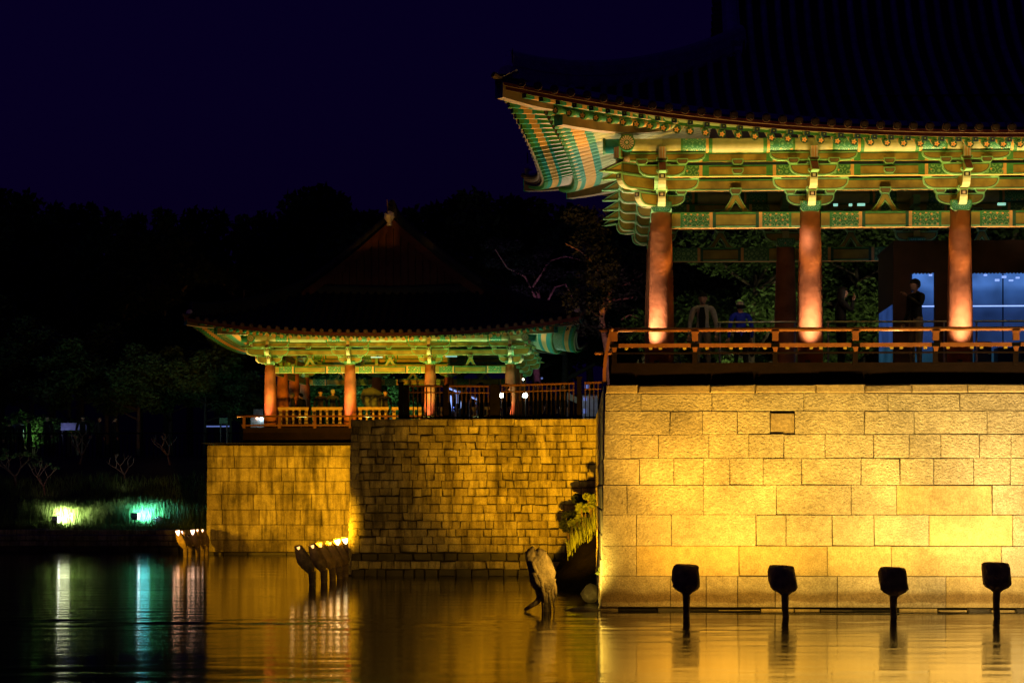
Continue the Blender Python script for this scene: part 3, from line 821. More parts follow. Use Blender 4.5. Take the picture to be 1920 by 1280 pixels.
    def lines(side, s):
        oe, dz = prof(side, s)
        A = side.hc
        s0 = max(-(A-inn*.55), min(A-inn*.55, s))
        if abs(s) > A - inn*.55: s0 = math.copysign(A - inn*.55 + (abs(s)-A+inn*.55)*.06, s)
        p0 = side.p(s0, -inn, zi + dz*.05)
        p1 = side.p(s, oe, 0)
        full = (p1 - p0); full.z = 0
        pm = p0 + full*fq; pm.z = zo + dz*.80
        pf = p0 + full*(fq-.13); pf.z = lerp(zi, zo + dz*.8, (fq-.13)/fq) + rr_ + fr_
        pe = Vector((p1.x, p1.y, ze - .09*k + dz)); pe = pe - full.normalized()*.05
        return p0, pm, pf, pe, p1, dz, oe
    for nm, side in sides.items():
        A = side.hc + reach; cnt = int(round(2*A/sp)); ss = [-A + 2*A*(i+.5)/cnt for i in range(cnt)]
        detailed = nm != 'back'
        allr = MB()
        for s in ss:
            if A - abs(s) < .30: continue
            p0, pm, pf, pe, p1, dz, oe = lines(side, s)
            if nm == 'back' or (nm == 'right' and near):
                continue
            inst(rme, 'round_rafter', root, along(p0, pm)); inst(fme, 'square_rafter', root, along(pf, pe))
        # soffit boards over the rafters
        ss2 = [-A + 2*A*i/40 for i in range(41)]
        v = []; f = []; ms = []
        for s in ss2:
            p0, pm, pf, pe, p1, dz, oe = lines(side, s)
            a = Vector(p0); a.z += rr_ + .02; b_ = Vector(pm); b_.z += rr_ + .012
            c = Vector(b_); c.z += .05; d = Vector(pe); d.z += fr_ + .015
            v += [a, b_, c, d]
        for i in range(40):
            for j in range(3): f.append((i*4+j, i*4+j+1, i*4+4+j+1, i*4+4+j)); ms.append(['soffit', 'paint_green', 'soffit'][j])
        MB().add(v, f, ms).build('eave_boards', root)
        # fascia strip and tile lip
        mb = MB(); pts = []
        for s in ss2:
            oe, dz = prof(side, s); pts.append(side.p(s, oe, ze + dz))
        nrm = Vector((side.n.x, side.n.y, 0))
        for i in range(40):
            a, b_ = pts[i], pts[i+1]
            for (o1, z1_), (o2, z2_), m_ in (((0, -.06), (0, .0), 'paint_maroon'), ((0, 0), (.03, .01), 'roof_end_tile'), ((.03, .01), (.03, .06), 'paint_maroon'), ((.03, .06), (-.35, .26), 'roof_tile' if near else 'roof_tile_shaded'), ((0, -.06), (-.12, -.05), 'paint_brown')):
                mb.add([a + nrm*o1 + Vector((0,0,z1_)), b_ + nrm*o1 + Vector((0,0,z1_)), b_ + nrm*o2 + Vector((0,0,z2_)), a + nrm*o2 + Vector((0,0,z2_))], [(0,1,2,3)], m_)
        mb.build('eave_edge', root)
    # hip rafters at the corners (two tiers)
    for (x, y, dx, dy) in ((x0, y0, -1, -1), (x1, y0, 1, -1), (x0, y1, -1, 1), (x1, y1, 1, 1)):
        nrm = Vector((dx, dy, 0)).normalized(); D = reach*math.sqrt(2)
        pA = Vector((x, y, zi)) - nrm*inn*.8
        q1 = Vector((x, y, 0)) + nrm*(D*.64); q1.z = zo + lift*.72 - .08*k
        q2 = Vector((x, y, 0)) + nrm*(D*.985); q2.z = ze + lift - .10*k
        for (pa, pb, hh, ww) in ((pA + Vector((0,0,-.1)), q1, .145*k, .10*k), (lerp(pA, q1, .62) + Vector((0,0,.24*k)), q2, .125*k, .09*k)):
            mb = MB(); nseg = 8; sec = []
            for i in range(nseg+1):
                t_ = i/nseg; p_ = lerp(pa, pb, t_); p_.z -= .13*k*math.sin(math.pi*t_)
                sec.append(p_)
            lat = Vector((-nrm.y, nrm.x, 0))*ww
            vs = []
            for p_ in sec: vs += [p_-lat-Vector((0,0,hh)), p_+lat-Vector((0,0,hh)), p_+lat+Vector((0,0,hh)), p_-lat+Vector((0,0,hh))]
            fs = []; ms = []
            for i in range(nseg):
                a = i*4; b_ = a+4
                fs += [(a, a+1, b_+1, b_), (a+1, a+2, b_+2, b_+1), (a+2, a+3, b_+3, b_+2), (a+3, a, b_, b_+3)]
                ms += ['paint_pink', 'paint_brown', 'paint_brown', 'paint_brown']
            fs.append((nseg*4, nseg*4+1, nseg*4+2, nseg*4+3)); ms.append('paint_teal')
            mb.add(vs, fs, ms)
            # teal end cap with a darker leaf
            e_ = sec[-1]; mb.add([e_-lat*1.12-Vector((0,0,hh*1.1))+nrm*.012, e_+lat*1.12-Vector((0,0,hh*1.1))+nrm*.012, e_+lat*1.12+Vector((0,0,hh*1.1))+nrm*.012, e_-lat*1.12+Vector((0,0,hh*1.1))+nrm*.012], [(0,1,2,3)], 'paint_teal')
            mb.add([e_-Vector((0,0,hh*.6))+nrm*.018, e_+lat*.6+nrm*.018, e_+Vector((0,0,hh*.75))+nrm*.018, e_-lat*.6+nrm*.018], [(0,1,2,3)], 'paint_deep_green')
            mb.build('hip_rafter', root)
    roof(sides, S, root, prof, reach, cx, cy, hx, hy)
    # interior ceiling so that no sky shows through the timber
    mb = MB(); mb.add([(x0-.6, y0-.6, zi+.12), (x1+.6, y0-.6, zi+.12), (x1+.6, y1+.6, zi+.12), (x0-.6, y1+.6, zi+.12)], [(0,3,2,1)], 'inner_wood')
    mb.build('ceiling', root)
    return sides, prof, lines

def roof(sides, S, root, prof, reach, cx, cy, hx, hy):
    RT = 'roof_tile' if S['near'] else 'roof_tile_shaded'
    Gx = S['G']; rx = S['ridge_axis']; lift = S['lift']; zt = S['z_tile']; lc = S['lc']; k = S['k']; ov = S['ov']
    g = S['g']
    Ax, Ay = hx+reach, hy+reach
    long_ = ('front', 'back') if rx == 'x' else ('left', 'right')
    B = (hy if rx == 'x' else hx) + ov
    def zroof(side, s, q):
        oe, dz = prof(side, s); return zt + dz*max(0, 1-q/S['fade']) + g(q)
    tr = S['tr']; sp = S['sp_t']
    disc = MB(); n = 12
    disc.tube([(0,0,0), (.05,0,0)], tr*1.05, n, 'roof_end_tile')
    disc.tube([(.05,0,0), (.056,0,0)], tr*.62, 8, 'paint_brown')
    dme = disc.mesh('end_tile')
    for nm, side in sides.items():
        A = side.hc + reach; cnt = int(round(2*A/sp)); 
        isl = nm in long_
        base = MB(); prev = None; back = nm in ('back', 'right') and S['near'] or nm == 'back'
        rest = MB()
        Ns = 9
        def strip_len(s):
            oe, dz = prof(side, s); d = A - abs(s); L = oe - reach + d
            if isl: return B + (oe-ov) if d >= Gx else max(.02, L)
            return max(.02, min(L, Gx))
        edges = [-A + 2*A*i/cnt for i in range(cnt+1)]
        for i, s in enumerate(edges):
            L = strip_len(s); oe, dz = prof(side, s)
            row = [side.p(s, oe - L*j/Ns, zroof(side, s, L*j/Ns)) for j in range(Ns+1)]
            if prev:
                vs = prev + row
                base.add(vs, [(j, j+1, Ns+1+j+1, Ns+1+j) for j in range(Ns)], 'roof_tile_shaded')  # shade between the tile rows put into the deck colour
            prev = row
        base.build('roof_deck', root)
        for i in range(cnt):
            s = (edges[i]+edges[i+1])/2; L = strip_len(s) - .02; oe, dz = prof(side, s)
            if L < .15: continue
            m_ = max(2, int(L/.34)); path = []; rad = []
            for j in range(m_+1):
                q = L*j/m_
                path.append(side.p(s, oe - q + .03, zroof(side, s, q) + .015)); rad.append(tr*.92)
                if j < m_:
                    q2 = L*(j+.97)/m_
                    path.append(side.p(s, oe - q2 + .03, zroof(side, s, q2) + .015)); rad.append(tr*1.03)
            mb = MB().tube(path, rad, 8, RT, cap=False)
            if back: rest.add(mb.v, mb.f, mb.m)
            else:
                ro = mb.build('tile_row', root, smooth=True)
                p_ = side.p(s, oe + .03, zt + dz + .015)
                M0 = side.M(s, oe+.03, zt+dz+.015) @ Matrix.Rotation(-math.pi/2, 4, 'Z')
                inst(dme, 'end_tile', ro, M0)
        if back: rest.build('tile_rows', root, kind='stuff')
    # ridges
    def ridge_bar(path, w, h, name='ridge', cap_end=False):
        mb = MB()
        pts = [Vector(p) for p in path]
        for i in range(len(pts)-1):
            a, b_ = pts[i], pts[i+1]; d = (b_-a); d.z = 0; d.normalize(); lat = Vector((-d.y, d.x, 0))
            for z0, z1, ww, m_ in ((-.1, h*.30, w, RT), (h*.30, h*.36, w*1.12, 'plaster_white' if False else RT), (h*.36, h*.80, w*.92, RT)):
                vs = []
                for p_ in (a, b_):
                    for sx in (-1, 1):
                        for z in (z0, z1): vs.append(p_ + lat*sx*ww/2 + Vector((0,0,z)))
                mb.add(vs, [(0,1,3,2), (4,6,7,5), (0,4,5,1), (2,3,7,6), (1,5,7,3), (0,2,6,4)], m_)
        mb.tube([p_ + Vector((0,0,h*.86)) for p_ in pts], w*.36, 8, RT)
        ro = mb.build(name, root)
        if cap_end:
            p_ = pts[-1]; d = (pts[-1]-pts[-2]); d.z = 0; d.normalize(); lat = Vector((-d.y, d.x, 0))
            c = MB(); e = p_ + d*.02
            prof_ = [(w*.62*math.cos(q), h*.42*math.sin(q) - .02) for q in [math.pi*i/8 for i in range(9)]]
            vs = [e + lat*a_ + Vector((0,0,b_)) for a_, b_ in prof_] + [e + d*.07 + lat*a_ + Vector((0,0,b_-.02)) for a_, b_ in prof_]
            n_ = 9; c.add(vs, [tuple(range(n_)), tuple(range(2*n_-1, n_-1, -1))] + [(i, i+1, n_+i+1, n_+i) for i in range(n_-1)], 'plaster_white')
            c.add([e + lat*a_ + Vector((0,0,b_)) for a_, b_ in ((w*.5, h*.42), (w*.62, h*.42), (w*.62, h*1.15), (w*.5, h*1.05))], [(0,1,2,3)], 'roof_end_tile')
            c.build('ridge_end_tile', ro)
        return ro
    rw, rh = S['rw'], S['rh']
    if rx == 'x':
        X0, X1 = cx-Ax+Gx, cx+Ax-Gx; Yr = cy
        zr = zt + g(B)
        ridge_bar([(X0-.3, Yr, zr+.1), (X0, Yr, zr), (cx, Yr, zr-.02), (X1, Yr, zr), (X1+.5, Yr, zr+.1)], rw*1.3, rh*1.5, 'main_ridge')
        gab = []
        for X, sx in ((X0, -1), (X1, 1)):
            for sy, side in ((-1, sides['front']), (1, sides['back'])):
                oe = ov; qg = S['qdesc']; path = []
                for j in range(7):
                    q = lerp(B, qg, j/6)
                    p_ = side.p((X-cx)*(-sy), oe-q, 0); path.append((X, p_.y, zt + g(q) + .02))
                ridge_bar(path, rw*1.25, rh, 'descending_ridge', True)
            # gable triangle and barge board
            fy = hy + ov - S['qg']; zb = zt + g(S['qg']) - .1
            MB().add([(X+sx*.2, cy-fy, zb), (X+sx*.2, cy+fy, zb), (X+sx*.2, cy, zr-.1)], [(0,1,2)], 'gable_red').build('gable', root)
            mb = MB()
            for sy in (-1, 1):
                for j in range(6):
                    q0, q1 = lerp(B, S['qdesc'], j/6), lerp(B, S['qdesc'], (j+1)/6)
                    y_a, y_b = cy+sy*(hy+ov-q0), cy+sy*(hy+ov-q1)
                    mb.box(0, 0, 0, 0, 0, 0, 'gable_red') if False else None
                    za, zb_ = zt+g(q0), zt+g(q1)
                    for xx in (X+sx*.23, X+sx*.28):
                        mb.add([(xx, y_a, za-.32), (xx, y_b, zb_-.32), (xx, y_b, zb_+.02), (xx, y_a, za+.02)], [(0,1,2,3)], 'gable_red')
                    mb.add([(X, y_a, za+.03), (X, y_b, zb_+.03), (X+sx*.33, y_b, zb_+.03), (X+sx*.33, y_a, za+.03)], [(0,1,2,3)], RT)
                    for h_ in range(3):
                        yy = lerp(y_a, y_b, (h_+.5)/3); zz = lerp(za, zb_, (h_+.5)/3) + .05
                        mb.tube([(X, yy, zz), (X+sx*.35, yy, zz-.05)], tr*.9, 6, 'roof_end_tile')
            mb.build('barge_board', root)
    else:
        Y0, Y1 = cy-Ay+Gx, cy+Ay-Gx; zr = zt + g(B)
        ridge_bar([(cx, Y0-.5, zr+.12), (cx, Y0, zr), (cx, cy, zr-.03), (cx, Y1, zr), (cx, Y1+.5, zr+.12)], rw*1.3, rh*1.5, 'main_ridge')
        for Y, sy in ((Y0, -1), (Y1, 1)):
            fx = hx + ov - S['qg']; zb = zt + g(S['qg'])
            # boards of the gable
            nb = 24
            for i in range(nb if sy < 0 else 0):
                a, b_ = -fx + 2*fx*i/nb + .012, -fx + 2*fx*(i+1)/nb - .012
                ta, tb = zt + g(hx+ov-abs(a)) - .12, zt + g(hx+ov-abs(b_)) - .12
                mb = MB(); yy = Y + .02
                mb.add([(cx+a, yy, zb), (cx+b_, yy, zb), (cx+b_, yy, max(tb, zb+.02)), (cx+a, yy, max(ta, zb+.02)), (cx+a, yy+.04, zb), (cx+b_, yy+.04, zb), (cx+b_, yy+.04, max(tb, zb+.02)), (cx+a, yy+.04, max(ta, zb+.02))], [(0,1,2,3), (0,4,5,1), (1,5,6,2), (2,6,7,3), (3,7,4,0)], 'gable_red')
                mb.build('gable_board', root)
            for sx, side in ((-1, sides['left']), (1, sides['right'])):
                path = []
                for j in range(8):
                    q = lerp(B, S['qdesc'], j/7); path.append((cx + sx*(hx+ov-q), Y, zt+g(q)+.02))
                ridge_bar(path, rw*1.1, rh, 'descending_ridge', True)
                mb = MB()
                for j in range(7):
                    q0, q1 = lerp(B, S['qdesc'], j/7), lerp(B, S['qdesc'], (j+1)/7)
                    a, b_ = cx+sx*(hx+ov-q0), cx+sx*(hx+ov-q1); za, zb_ = zt+g(q0), zt+g(q1)
                    yy = Y + sy*.30
                    mb.add([(a, yy, za-.3), (b_, yy, zb_-.3), (b_, yy, zb_), (a, yy, za)], [(0,1,2,3)], 'gable_red')
                    mb.add([(a, Y, za+.02), (b_, Y, zb_+.02), (b_, Y+sy*.42, zb_+.02), (a, Y+sy*.42, za+.02)], [(0,1,2,3)], RT)
                    mb.add([(a, yy-.01, za-.02), (b_, yy-.01, zb_-.02), (b_, yy-.01, zb_+.03), (a, yy-.01, za+.03)], [(0,1,2,3)], 'gable_red')
                mb.build('barge_board', root)
            # little tiled apron ridge under the gable
            ridge_bar([(cx-fx-.1, Y+sy*.12, zb+.02), (cx, Y+sy*.12, zb-.06), (cx+fx+.1, Y+sy*.12, zb+.02)], .22, .16, 'apron_ridge')
    # hip ridges, corner to descending ridge
    for sx in (-1, 1):
        for sy in (-1, 1):
            path = []
            d0 = S['hip_top']
            for j in range(9):
                d = lerp(d0, .18, j/8)
                t_ = max(0, 1 - d/lc); oe = ov + S['flare']*t_**3
                q = max(0, oe - reach + d); dz = lift*t_**2.3*max(0, 1-q/S['fade'])
                path.append((cx + sx*(Ax-d), cy + sy*(Ay-d), zt + g(q) + dz + .04 + (.10*(j/8)**4)))
            ridge_bar(path, rw, rh, 'hip_ridge', True)
            # upturned tile at the tip
            e = Vector(path[-1]); dr = Vector((sx, sy, 0)).normalized()
            MB().tube([e + dr*.12 + Vector((0,0,-.10)), e + dr*.24 + Vector((0,0,-.11)), e + dr*.34 + Vector((0,0,-.07))], [tr, tr*.9, tr*.75], 8, 'roof_end_tile').build('tip_tile', root)

# ---- big pavilion on the right
BAY = 2.768
XSn = [.847 + BAY*i for i in range(6)]
YSn = [40, 41.45, 42.9, 44.35, 45.8]
near = thing('pavilion', (7.77, 42.9, 4.5), 'large close pavilion with dark tiled roof and green painted brackets above the bright wall', 'pavilion')
Sn = dict(near=True, k=1.0, ov=2.3, flare=.62, lc=9.86, lift=.83, zf=4.5, zc=7.38, rc=.225, cw=.19, outer=.65,
    stack=dict(c0=7.36, cm=7.43, c1=7.55, l0=7.073, l1=7.361,
        arms=[(.445, 7.48, 7.69, 0), (.70, 7.76, 7.98, .075), (.44, 7.94, 8.155, .60+.07), (.80, 8.215, 8.375, .60+.07)],
        beams=[(7.765, 7.975, 0, 'plain'), (7.945, 8.15, .60, 'beam'), (8.21, 8.375, .60, 'beam')],
        proj=[('round', .46, 7.46, 7.70), ('round', .80, 7.74, 7.99), ('beak', 1.12, 7.99, 8.19), ('post', .80, 7.995, 8.20), ('tail', .84, 8.26, 8.47)],
        blocks=[(.37, 7.69, 7.80, 0), (0, 7.70, 7.78, .36), (.62, 7.98, 8.09, .10), (0, 7.99, 8.06, .70), (.37, 8.155, 8.26, .68), (0, 8.20, 8.28, .72)],
        midblocks=[(7.69, 7.81, 0), (7.98, 8.09, .60), (8.15, 8.26, .60)],
        v1=7.70, pz=8.51, pr=.135, ob=(8.21, 8.375)),
    rr=.073, fs=.046, sp=.292, z_in=9.3, z_rend=8.33, z_eave=8.41, inn=1.0, fq=.805,
    z_tile=8.50, tr=.072, sp_t=.285, G=4.35, qdesc=3.55, qg=4.0, fade=5.0, hip_top=4.5, ridge_axis='x', rw=.26, rh=.36,
    g=lambda q: .38*q + .045*q*q + .25*max(0, q-3.8)**2,
    inner=[(x, y) for x in XSn[1:-1] for y in ()])
sides_n, prof_n, lines_n = pavilion(XSn, YSn, Sn, near)

fin = None
# deck, fascia and railing of the near pavilion
DX0, DX1, DY0 = -.08, 15.6, 38.98
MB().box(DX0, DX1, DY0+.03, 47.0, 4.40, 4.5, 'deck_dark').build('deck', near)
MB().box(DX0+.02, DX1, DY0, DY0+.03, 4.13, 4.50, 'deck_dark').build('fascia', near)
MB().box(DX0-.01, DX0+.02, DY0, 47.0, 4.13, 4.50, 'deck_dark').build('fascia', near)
YR = 38.93
zr1 = P(1300, 618, YR)[1]; zr2 = P(1300, 647.5, YR)[1]
posts = [P(p_, 640, YR)[0] for p_ in (1152, 1303, 1453.5, 1604, 1754.5, 1905)]
while posts[-1] < 14.5: posts.append(posts[-1] + 1.49)
MB().tube([(DX0-.22, YR, zr1), (15.6, YR, zr1)], .038, 10, 'rail_wood').build('top_rail', near, smooth=True)
MB().box(DX0+.0, 15.6, YR-.03, YR+.03, zr2-.035, zr2+.035, 'rail_wood').build('lower_rail', near)
MB().box(DX0-.32, 15.6, YR-.02, YR+.04, 4.66, 4.69, 'deck_dark').build('bottom_rail', near)
MB().tube([(DX0, YR-.2, zr1), (DX0, 46.8, zr1)], .038, 10, 'rail_wood').build('side_top_rail', near, smooth=True)
MB().box(DX0-.03, DX0+.03, YR, 46.8, zr2-.035, zr2+.035, 'rail_wood').build('side_lower_rail', near)
pm = MB()
pm.box(-.055, .055, -.04, .04, zr1-.21, zr1-.03, 'rail_wood'); pm.box(-.07, .07, -.05, .05, zr1-.06, zr1-.035, 'rail_wood')
pm.box(-.075, .075, -.045, .045, zr2-.035, zr2+.03, 'fence_wood')
pm.add([(-.05,-.045,zr2-.035),(.05,-.045,zr2-.035),(.05,.045,zr2-.035),(-.05,.045,zr2-.035),(-.03,-.045,zr2-.12),(.03,-.045,zr2-.12),(.03,.045,zr2-.12),(-.03,.045,zr2-.12)], [(0,1,5,4),(1,2,6,5),(2,3,7,6),(3,0,4,7),(4,5,6,7)], 'rail_wood')
pm.box(-.045, .045, 0, .06, 4.45, zr2-.03, 'deck_dark')
pme = pm.mesh('railing_post')
for i, x in enumerate(posts): inst(pme, 'railing_post', near, T(x, YR, 0))
for j in range(5): inst(pme, 'railing_post', near, T(DX0, 40.4+1.5*j, 0) @ Matrix.Rotation(math.pi/2, 4, 'Z'))
dn = MB().box(-.03, .03, -.025, .03, zr2-.075, zr2-.036, 'paint_ochre').mesh('rail_bracket')
for a, b_ in zip(posts[:-1], posts[1:]):
    for t_ in (.15, .45, .57, .87): inst(dn, 'rail_bracket', near, T(lerp(a, b_, t_), YR, 0))
# curved outer post boards at the corner
mb = MB(); q = []
for i in range(9):
    t_ = i/8; z = lerp(zr1-.02, 4.16, t_); off = -.03 - .16*math.sin(t_*math.pi*.55) 
    q.append((DX0 - .02 + off*.75 + .03, z))
vs = []
for x, z in q: vs += [(x-.03, YR-.06, z), (x+.03, YR-.06, z), (x+.03, YR+.04, z), (x-.03, YR+.04, z)]
fs = []
for i in range(8):
    a = i*4
    for j in range(4): fs.append((a+j, a+(j+1) % 4, a+4+(j+1) % 4, a+4+j))
mb.add(vs, fs, 'rail_wood'); mb.build('corner_post', near)
MB().tube([(DX0-.30, YR, P(1140, 662, YR)[1]), (DX0, YR, P(1140, 662, YR)[1])], .03, 8, 'rail_wood').build('rail_stub', near)

# far inner room with blue lit windows
room = thing('exhibit_room', (5.6, 43.5, 4.5), 'dark boxed room inside the large pavilion with blue lit windows', 'room')
RY = 42.7
xa = P(1675, 600, RY)[0]; zt_ = P(1675, 457, RY)[1]
wx0, wx1 = P(1708, 600, RY)[0], P(1752, 600, RY)[0]; wx2 = P(1781, 600, RY)[0]; wz1 = P(1708, 511, RY)[1]; wz0 = 4.62
x_end = 12.2
mb = MB(); mb.box(xa, wx0, RY, RY+.1, 4.5, zt_, 'inner_wood'); mb.box(wx0, x_end, RY, RY+.1, wz1, zt_, 'inner_wood'); mb.box(wx1, wx2, RY, RY+.1, 4.5, wz1, 'inner_wood'); mb.box(wx0, x_end, RY, RY+.1, 4.5, wz0, 'inner_wood')
mb.box(xa, x_end, RY, 45.3, zt_, zt_+.06, 'inner_wood'); mb.box(x_end, x_end+.1, RY, 45.3, 4.5, zt_, 'inner_wood')
mb.build('wall', room)
MB().box(xa+.02, xa+.08, RY+.1, 45.3, 5.9, zt_, 'inner_wood').build('side_wall', room)
MB().box(xa+.02, xa+.05, RY+.12, 45.2, 4.6, 5.9, 'room_glow').build('side_window', room)
MB().box(xa+.3, x_end, 45.2, 45.3, 4.5, zt_, 'room_glow').build('lit_wall', room)
MB().box(xa+.1, x_end, RY+.1, 45.2, 4.50, 4.53, 'inner_wood').build('floor', room)
for a, b_ in ((wx0, wx1), (wx2, x_end)):
    wn = MB().box(a, b_, RY+.04, RY+.05, wz0, wz1, 'window_glass').build('window', room)
    zz = P(1700, 574, RY)[1]
    MB().box(a, b_, RY+.02, RY+.035, zz-.012, zz+.012, 'led_blue').build('glazing_bar', wn)  # bar glows by itself, the light on it put into the material
    n_ = int((b_-a)/.07)
    vm = MB()
    for i in range(n_): vm.tube([((a+.035+.07*i), RY-.01, wz1-.0), ((a+.035+.07*i), RY+.03, wz1-.0)], .03, 8, 'inner_wood')
    vm.build('scalloped_valance', wn)

for i in range(8):
    xx = xa + .7 + .95*i
    MB().box(xx-.012, xx+.012, 45.17, 45.19, 4.6, zt_-.1, 'board_blue').build('wall_joint', room)
for (pa, pb, ya, yb) in ((1866, 1874, 523, 527), (1879, 1887, 517, 521), (1892, 1900, 524, 527), (1845, 1851, 514, 517), (1742, 1748, 514, 517), (1905, 1912, 519, 522)):
    qa, qb = P(pa, ya, 44.4), P(pb, yb, 44.4); MB().box(qa[0], qb[0], 44.4, 44.44, qb[1], qa[1], 'led_blue').build('room_glint', room)  # small glowing boxes put in for bright reflections near the room's top
for i, (pa, pb) in enumerate(((1830, 1856), (1868, 1900), (1910, 1936))):
    qa, qb = P(pa, 0, 44.6)[0], P(pb, 0, 44.6)[0]; MB().box(qa, qb, 44.4, 44.9, 4.53, 5.25 - .12*(i % 2), 'board_blue').build('display_case', room)
# rear timbers and painted ceiling seen through the pavilion
for i in range(6):
    pass
mb = MB()

# ---- far pavilion
BF = 2.84
XSf = [-12.22 + BF*i for i in range(4)]
YSf = [75, 77.8, 80.6, 83.4]
far = thing('pavilion', (-7.96, 79.2, 4.4), 'smaller distant pavilion with gable facing the pond and lit green eaves above the block wall', 'pavilion')
Sf = dict(near=False, k=.86, ov=2.2, flare=.35, lc=6.8, lift=.52, zf=4.42, zc=6.68, rc=.215, cw=.19, outer=.55,
    stack=dict(c0=6.66, cm=6.70, c1=6.78, l0=6.36, l1=6.60,
        arms=[(.42, 6.72, 6.93, 0), (.66, 6.98, 7.20, .07), (.74, 7.25, 7.42, .57)],
        beams=[(6.99, 7.19, 0, 'plain'), (7.26, 7.42, .5, 'beam')],
        proj=[('round', .44, 6.70, 6.94), ('round', .74, 6.97, 7.21), ('beak', .9, 7.21, 7.34), ('tail', .68, 7.26, 7.46)],
        blocks=[(.36, 6.93, 7.02, 0), (.58, 7.20, 7.28, .12), (0, 7.21, 7.27, .62)],
        midblocks=[(6.88, 6.99, 0), (7.19, 7.27, .5)],
        v1=6.90, pz=7.54, pr=.12, ob=(7.26, 7.42)),
    rr=.075, fs=.042, sp=.30, z_in=8.2, z_rend=7.47, z_eave=7.56, inn=.9, fq=.74,
    z_tile=7.64, tr=.075, sp_t=.30, G=3.6, qdesc=2.9, qg=3.3, fade=4.5, hip_top=3.7, ridge_axis='y', rw=.26, rh=.34,
    g=lambda q: .85*(.45*q + .05*q*q))
sides_f, prof_f, lines_f = pavilion(XSf, YSf, Sf, far)
MB().box(-13.0, -2.9, 73.95, 84.3, 4.30, 4.42, 'deck_dark').build('deck', far)
MB().box(-13.0, -2.9, 73.9, 73.95, 3.74, 4.42, 'deck_dark').build('fascia', far)
YQ = 73.86
za, zb = P(600, 780, YQ)[1], P(600, 797, YQ)[1]
MB().tube([(-13.2, YQ, za), (-2.9, YQ, za)], .035, 8, 'rail_wood_shaded').build('top_rail', far)
MB().box(-13.05, -2.9, YQ-.025, YQ+.025, zb-.03, zb+.03, 'rail_wood_shaded').build('lower_rail', far)
fp = MB().box(-.05, .05, -.04, .04, zb-.1, za-.02, 'rail_wood_shaded').mesh('railing_post')
x = -12.95
while x < -3: inst(fp, 'railing_post', far, T(x, YQ, 0)); x += 1.24
# inner balustrade between the columns
bz0, bz1 = 4.60, P(600, 763, 75)[1]
for i in range(3):
    xa_, xb_ = XSf[i]+.27, XSf[i+1]-.27
    for (p_, q_) in ((xa_, (xa_+xb_)/2-.05), ((xa_+xb_)/2+.05, xb_)):
        t_ = thing('balustrade', ((p_+q_)/2, 75, 4.42), 'low wooden balustrade panel %s of the far pavilion' % (['left half of the first opening', 'right half of the first opening', 'left half of the second opening', 'right half of the second opening', 'left half of the third opening', 'right half of the third opening'][i*2 + (0 if p_ == xa_ else 1)]), 'railing', 'balustrade panels between the far columns')
        MB().box(p_, q_, 74.97, 75.03, bz1-.1, bz1, 'rail_pale').build('top_rail', t_)
        MB().box(p_, q_, 74.97, 75.03, bz0-.12, bz0-.06, 'rail_pale').build('bottom_rail', t_)
        n_ = 5
        for j in range(n_):
            xx = lerp(p_+.09, q_-.09, j/(n_-1))
            ww = .06 if j in (0, n_-1) else .035
            MB().box(xx-ww, xx+ww, 74.975, 75.025, bz0-.06, bz1-.1, 'rail_pale').build('baluster', t_)

fx_, fz_ = P(730, 407, 75.2)
mb = MB().tube([(fx_, 75.2, fz_-.30), (fx_, 75.2, fz_-.18), (fx_-.02, 75.2, fz_-.05), (fx_, 75.2, fz_+.06), (fx_+.05, 75.2, fz_+.12), (fx_-.03, 75.2, fz_+.2)], [.10, .08, .17, .20, .12, .05], 9, 'plaster_white')
mb.tube([(fx_-.05, 75.2, fz_+.1), (fx_-.08, 75.2, fz_+.62)], [.035, .015], 6, 'roof_end_tile'); mb.build('finial', far)
# ================================================================ covered floodlights in the water
WARM = (1.0, 0.62, 0.13)
def bag_mesh(seed, hgt=.62, w=.44, d=.30, lean=(0, .12), slim=False, rag=1.0):
    """sack covered lamp head, local: foot at origin, head leaning by lean (x,y)"""
    rnd = random.Random(seed); mb = MB()
    prof_ = [(0, .20, .20), (.10, .42, .50), (.19, .80, .85), (.29, 1.0, 1.0), (.5, 1.05, 1.0), (.8, 1.0, .9), (.94, .93, .8), (.985, .84, .68), (1.0, .6, .45)]
    if slim: prof_ = [(0, .22, .25), (.12, .48, .55), (.28, .92, .95), (.42, 1.0, 1.0), (.6, .90, .9), (.85, .68, .7), (.97, .52, .5), (1.0, .3, .3)]
    n = 18; vs = []
    ph = [rnd.uniform(0, 6) for _ in range(4)]
    for t_, a, b_ in prof_:
        for k_ in range(n):
            q = 2*math.pi*k_/n; c, s_ = math.cos(q), math.sin(q)
            e = 0.55
            x = math.copysign(abs(c)**e, c)*a*w/2; y = math.copysign(abs(s_)**e, s_)*b_*d/2
            wob = 1 + rag*(.06*math.sin(3*q+ph[0]+t_*4) + .05*math.sin(5*q+ph[1]-t_*7) + rnd.uniform(-.025, .025)) + (rag-1)*.035*math.sin(9*q+t_*11)
            vs.append((x*wob + lean[0]*t_, y*wob + lean[1]*t_, t_*hgt*(1+.02*math.sin(q+ph[2]))))
    fs = []
    for i in range(len(prof_)-1):
        for k_ in range(n): fs.append((i*n+k_, i*n+(k_+1) % n, (i+1)*n+(k_+1) % n, (i+1)*n+k_))
    fs.append(tuple((len(prof_)-1)*n+k_ for k_ in range(n)))
    mb.add(vs, fs, 'burlap'); return mb.mesh('burlap_cover', True)
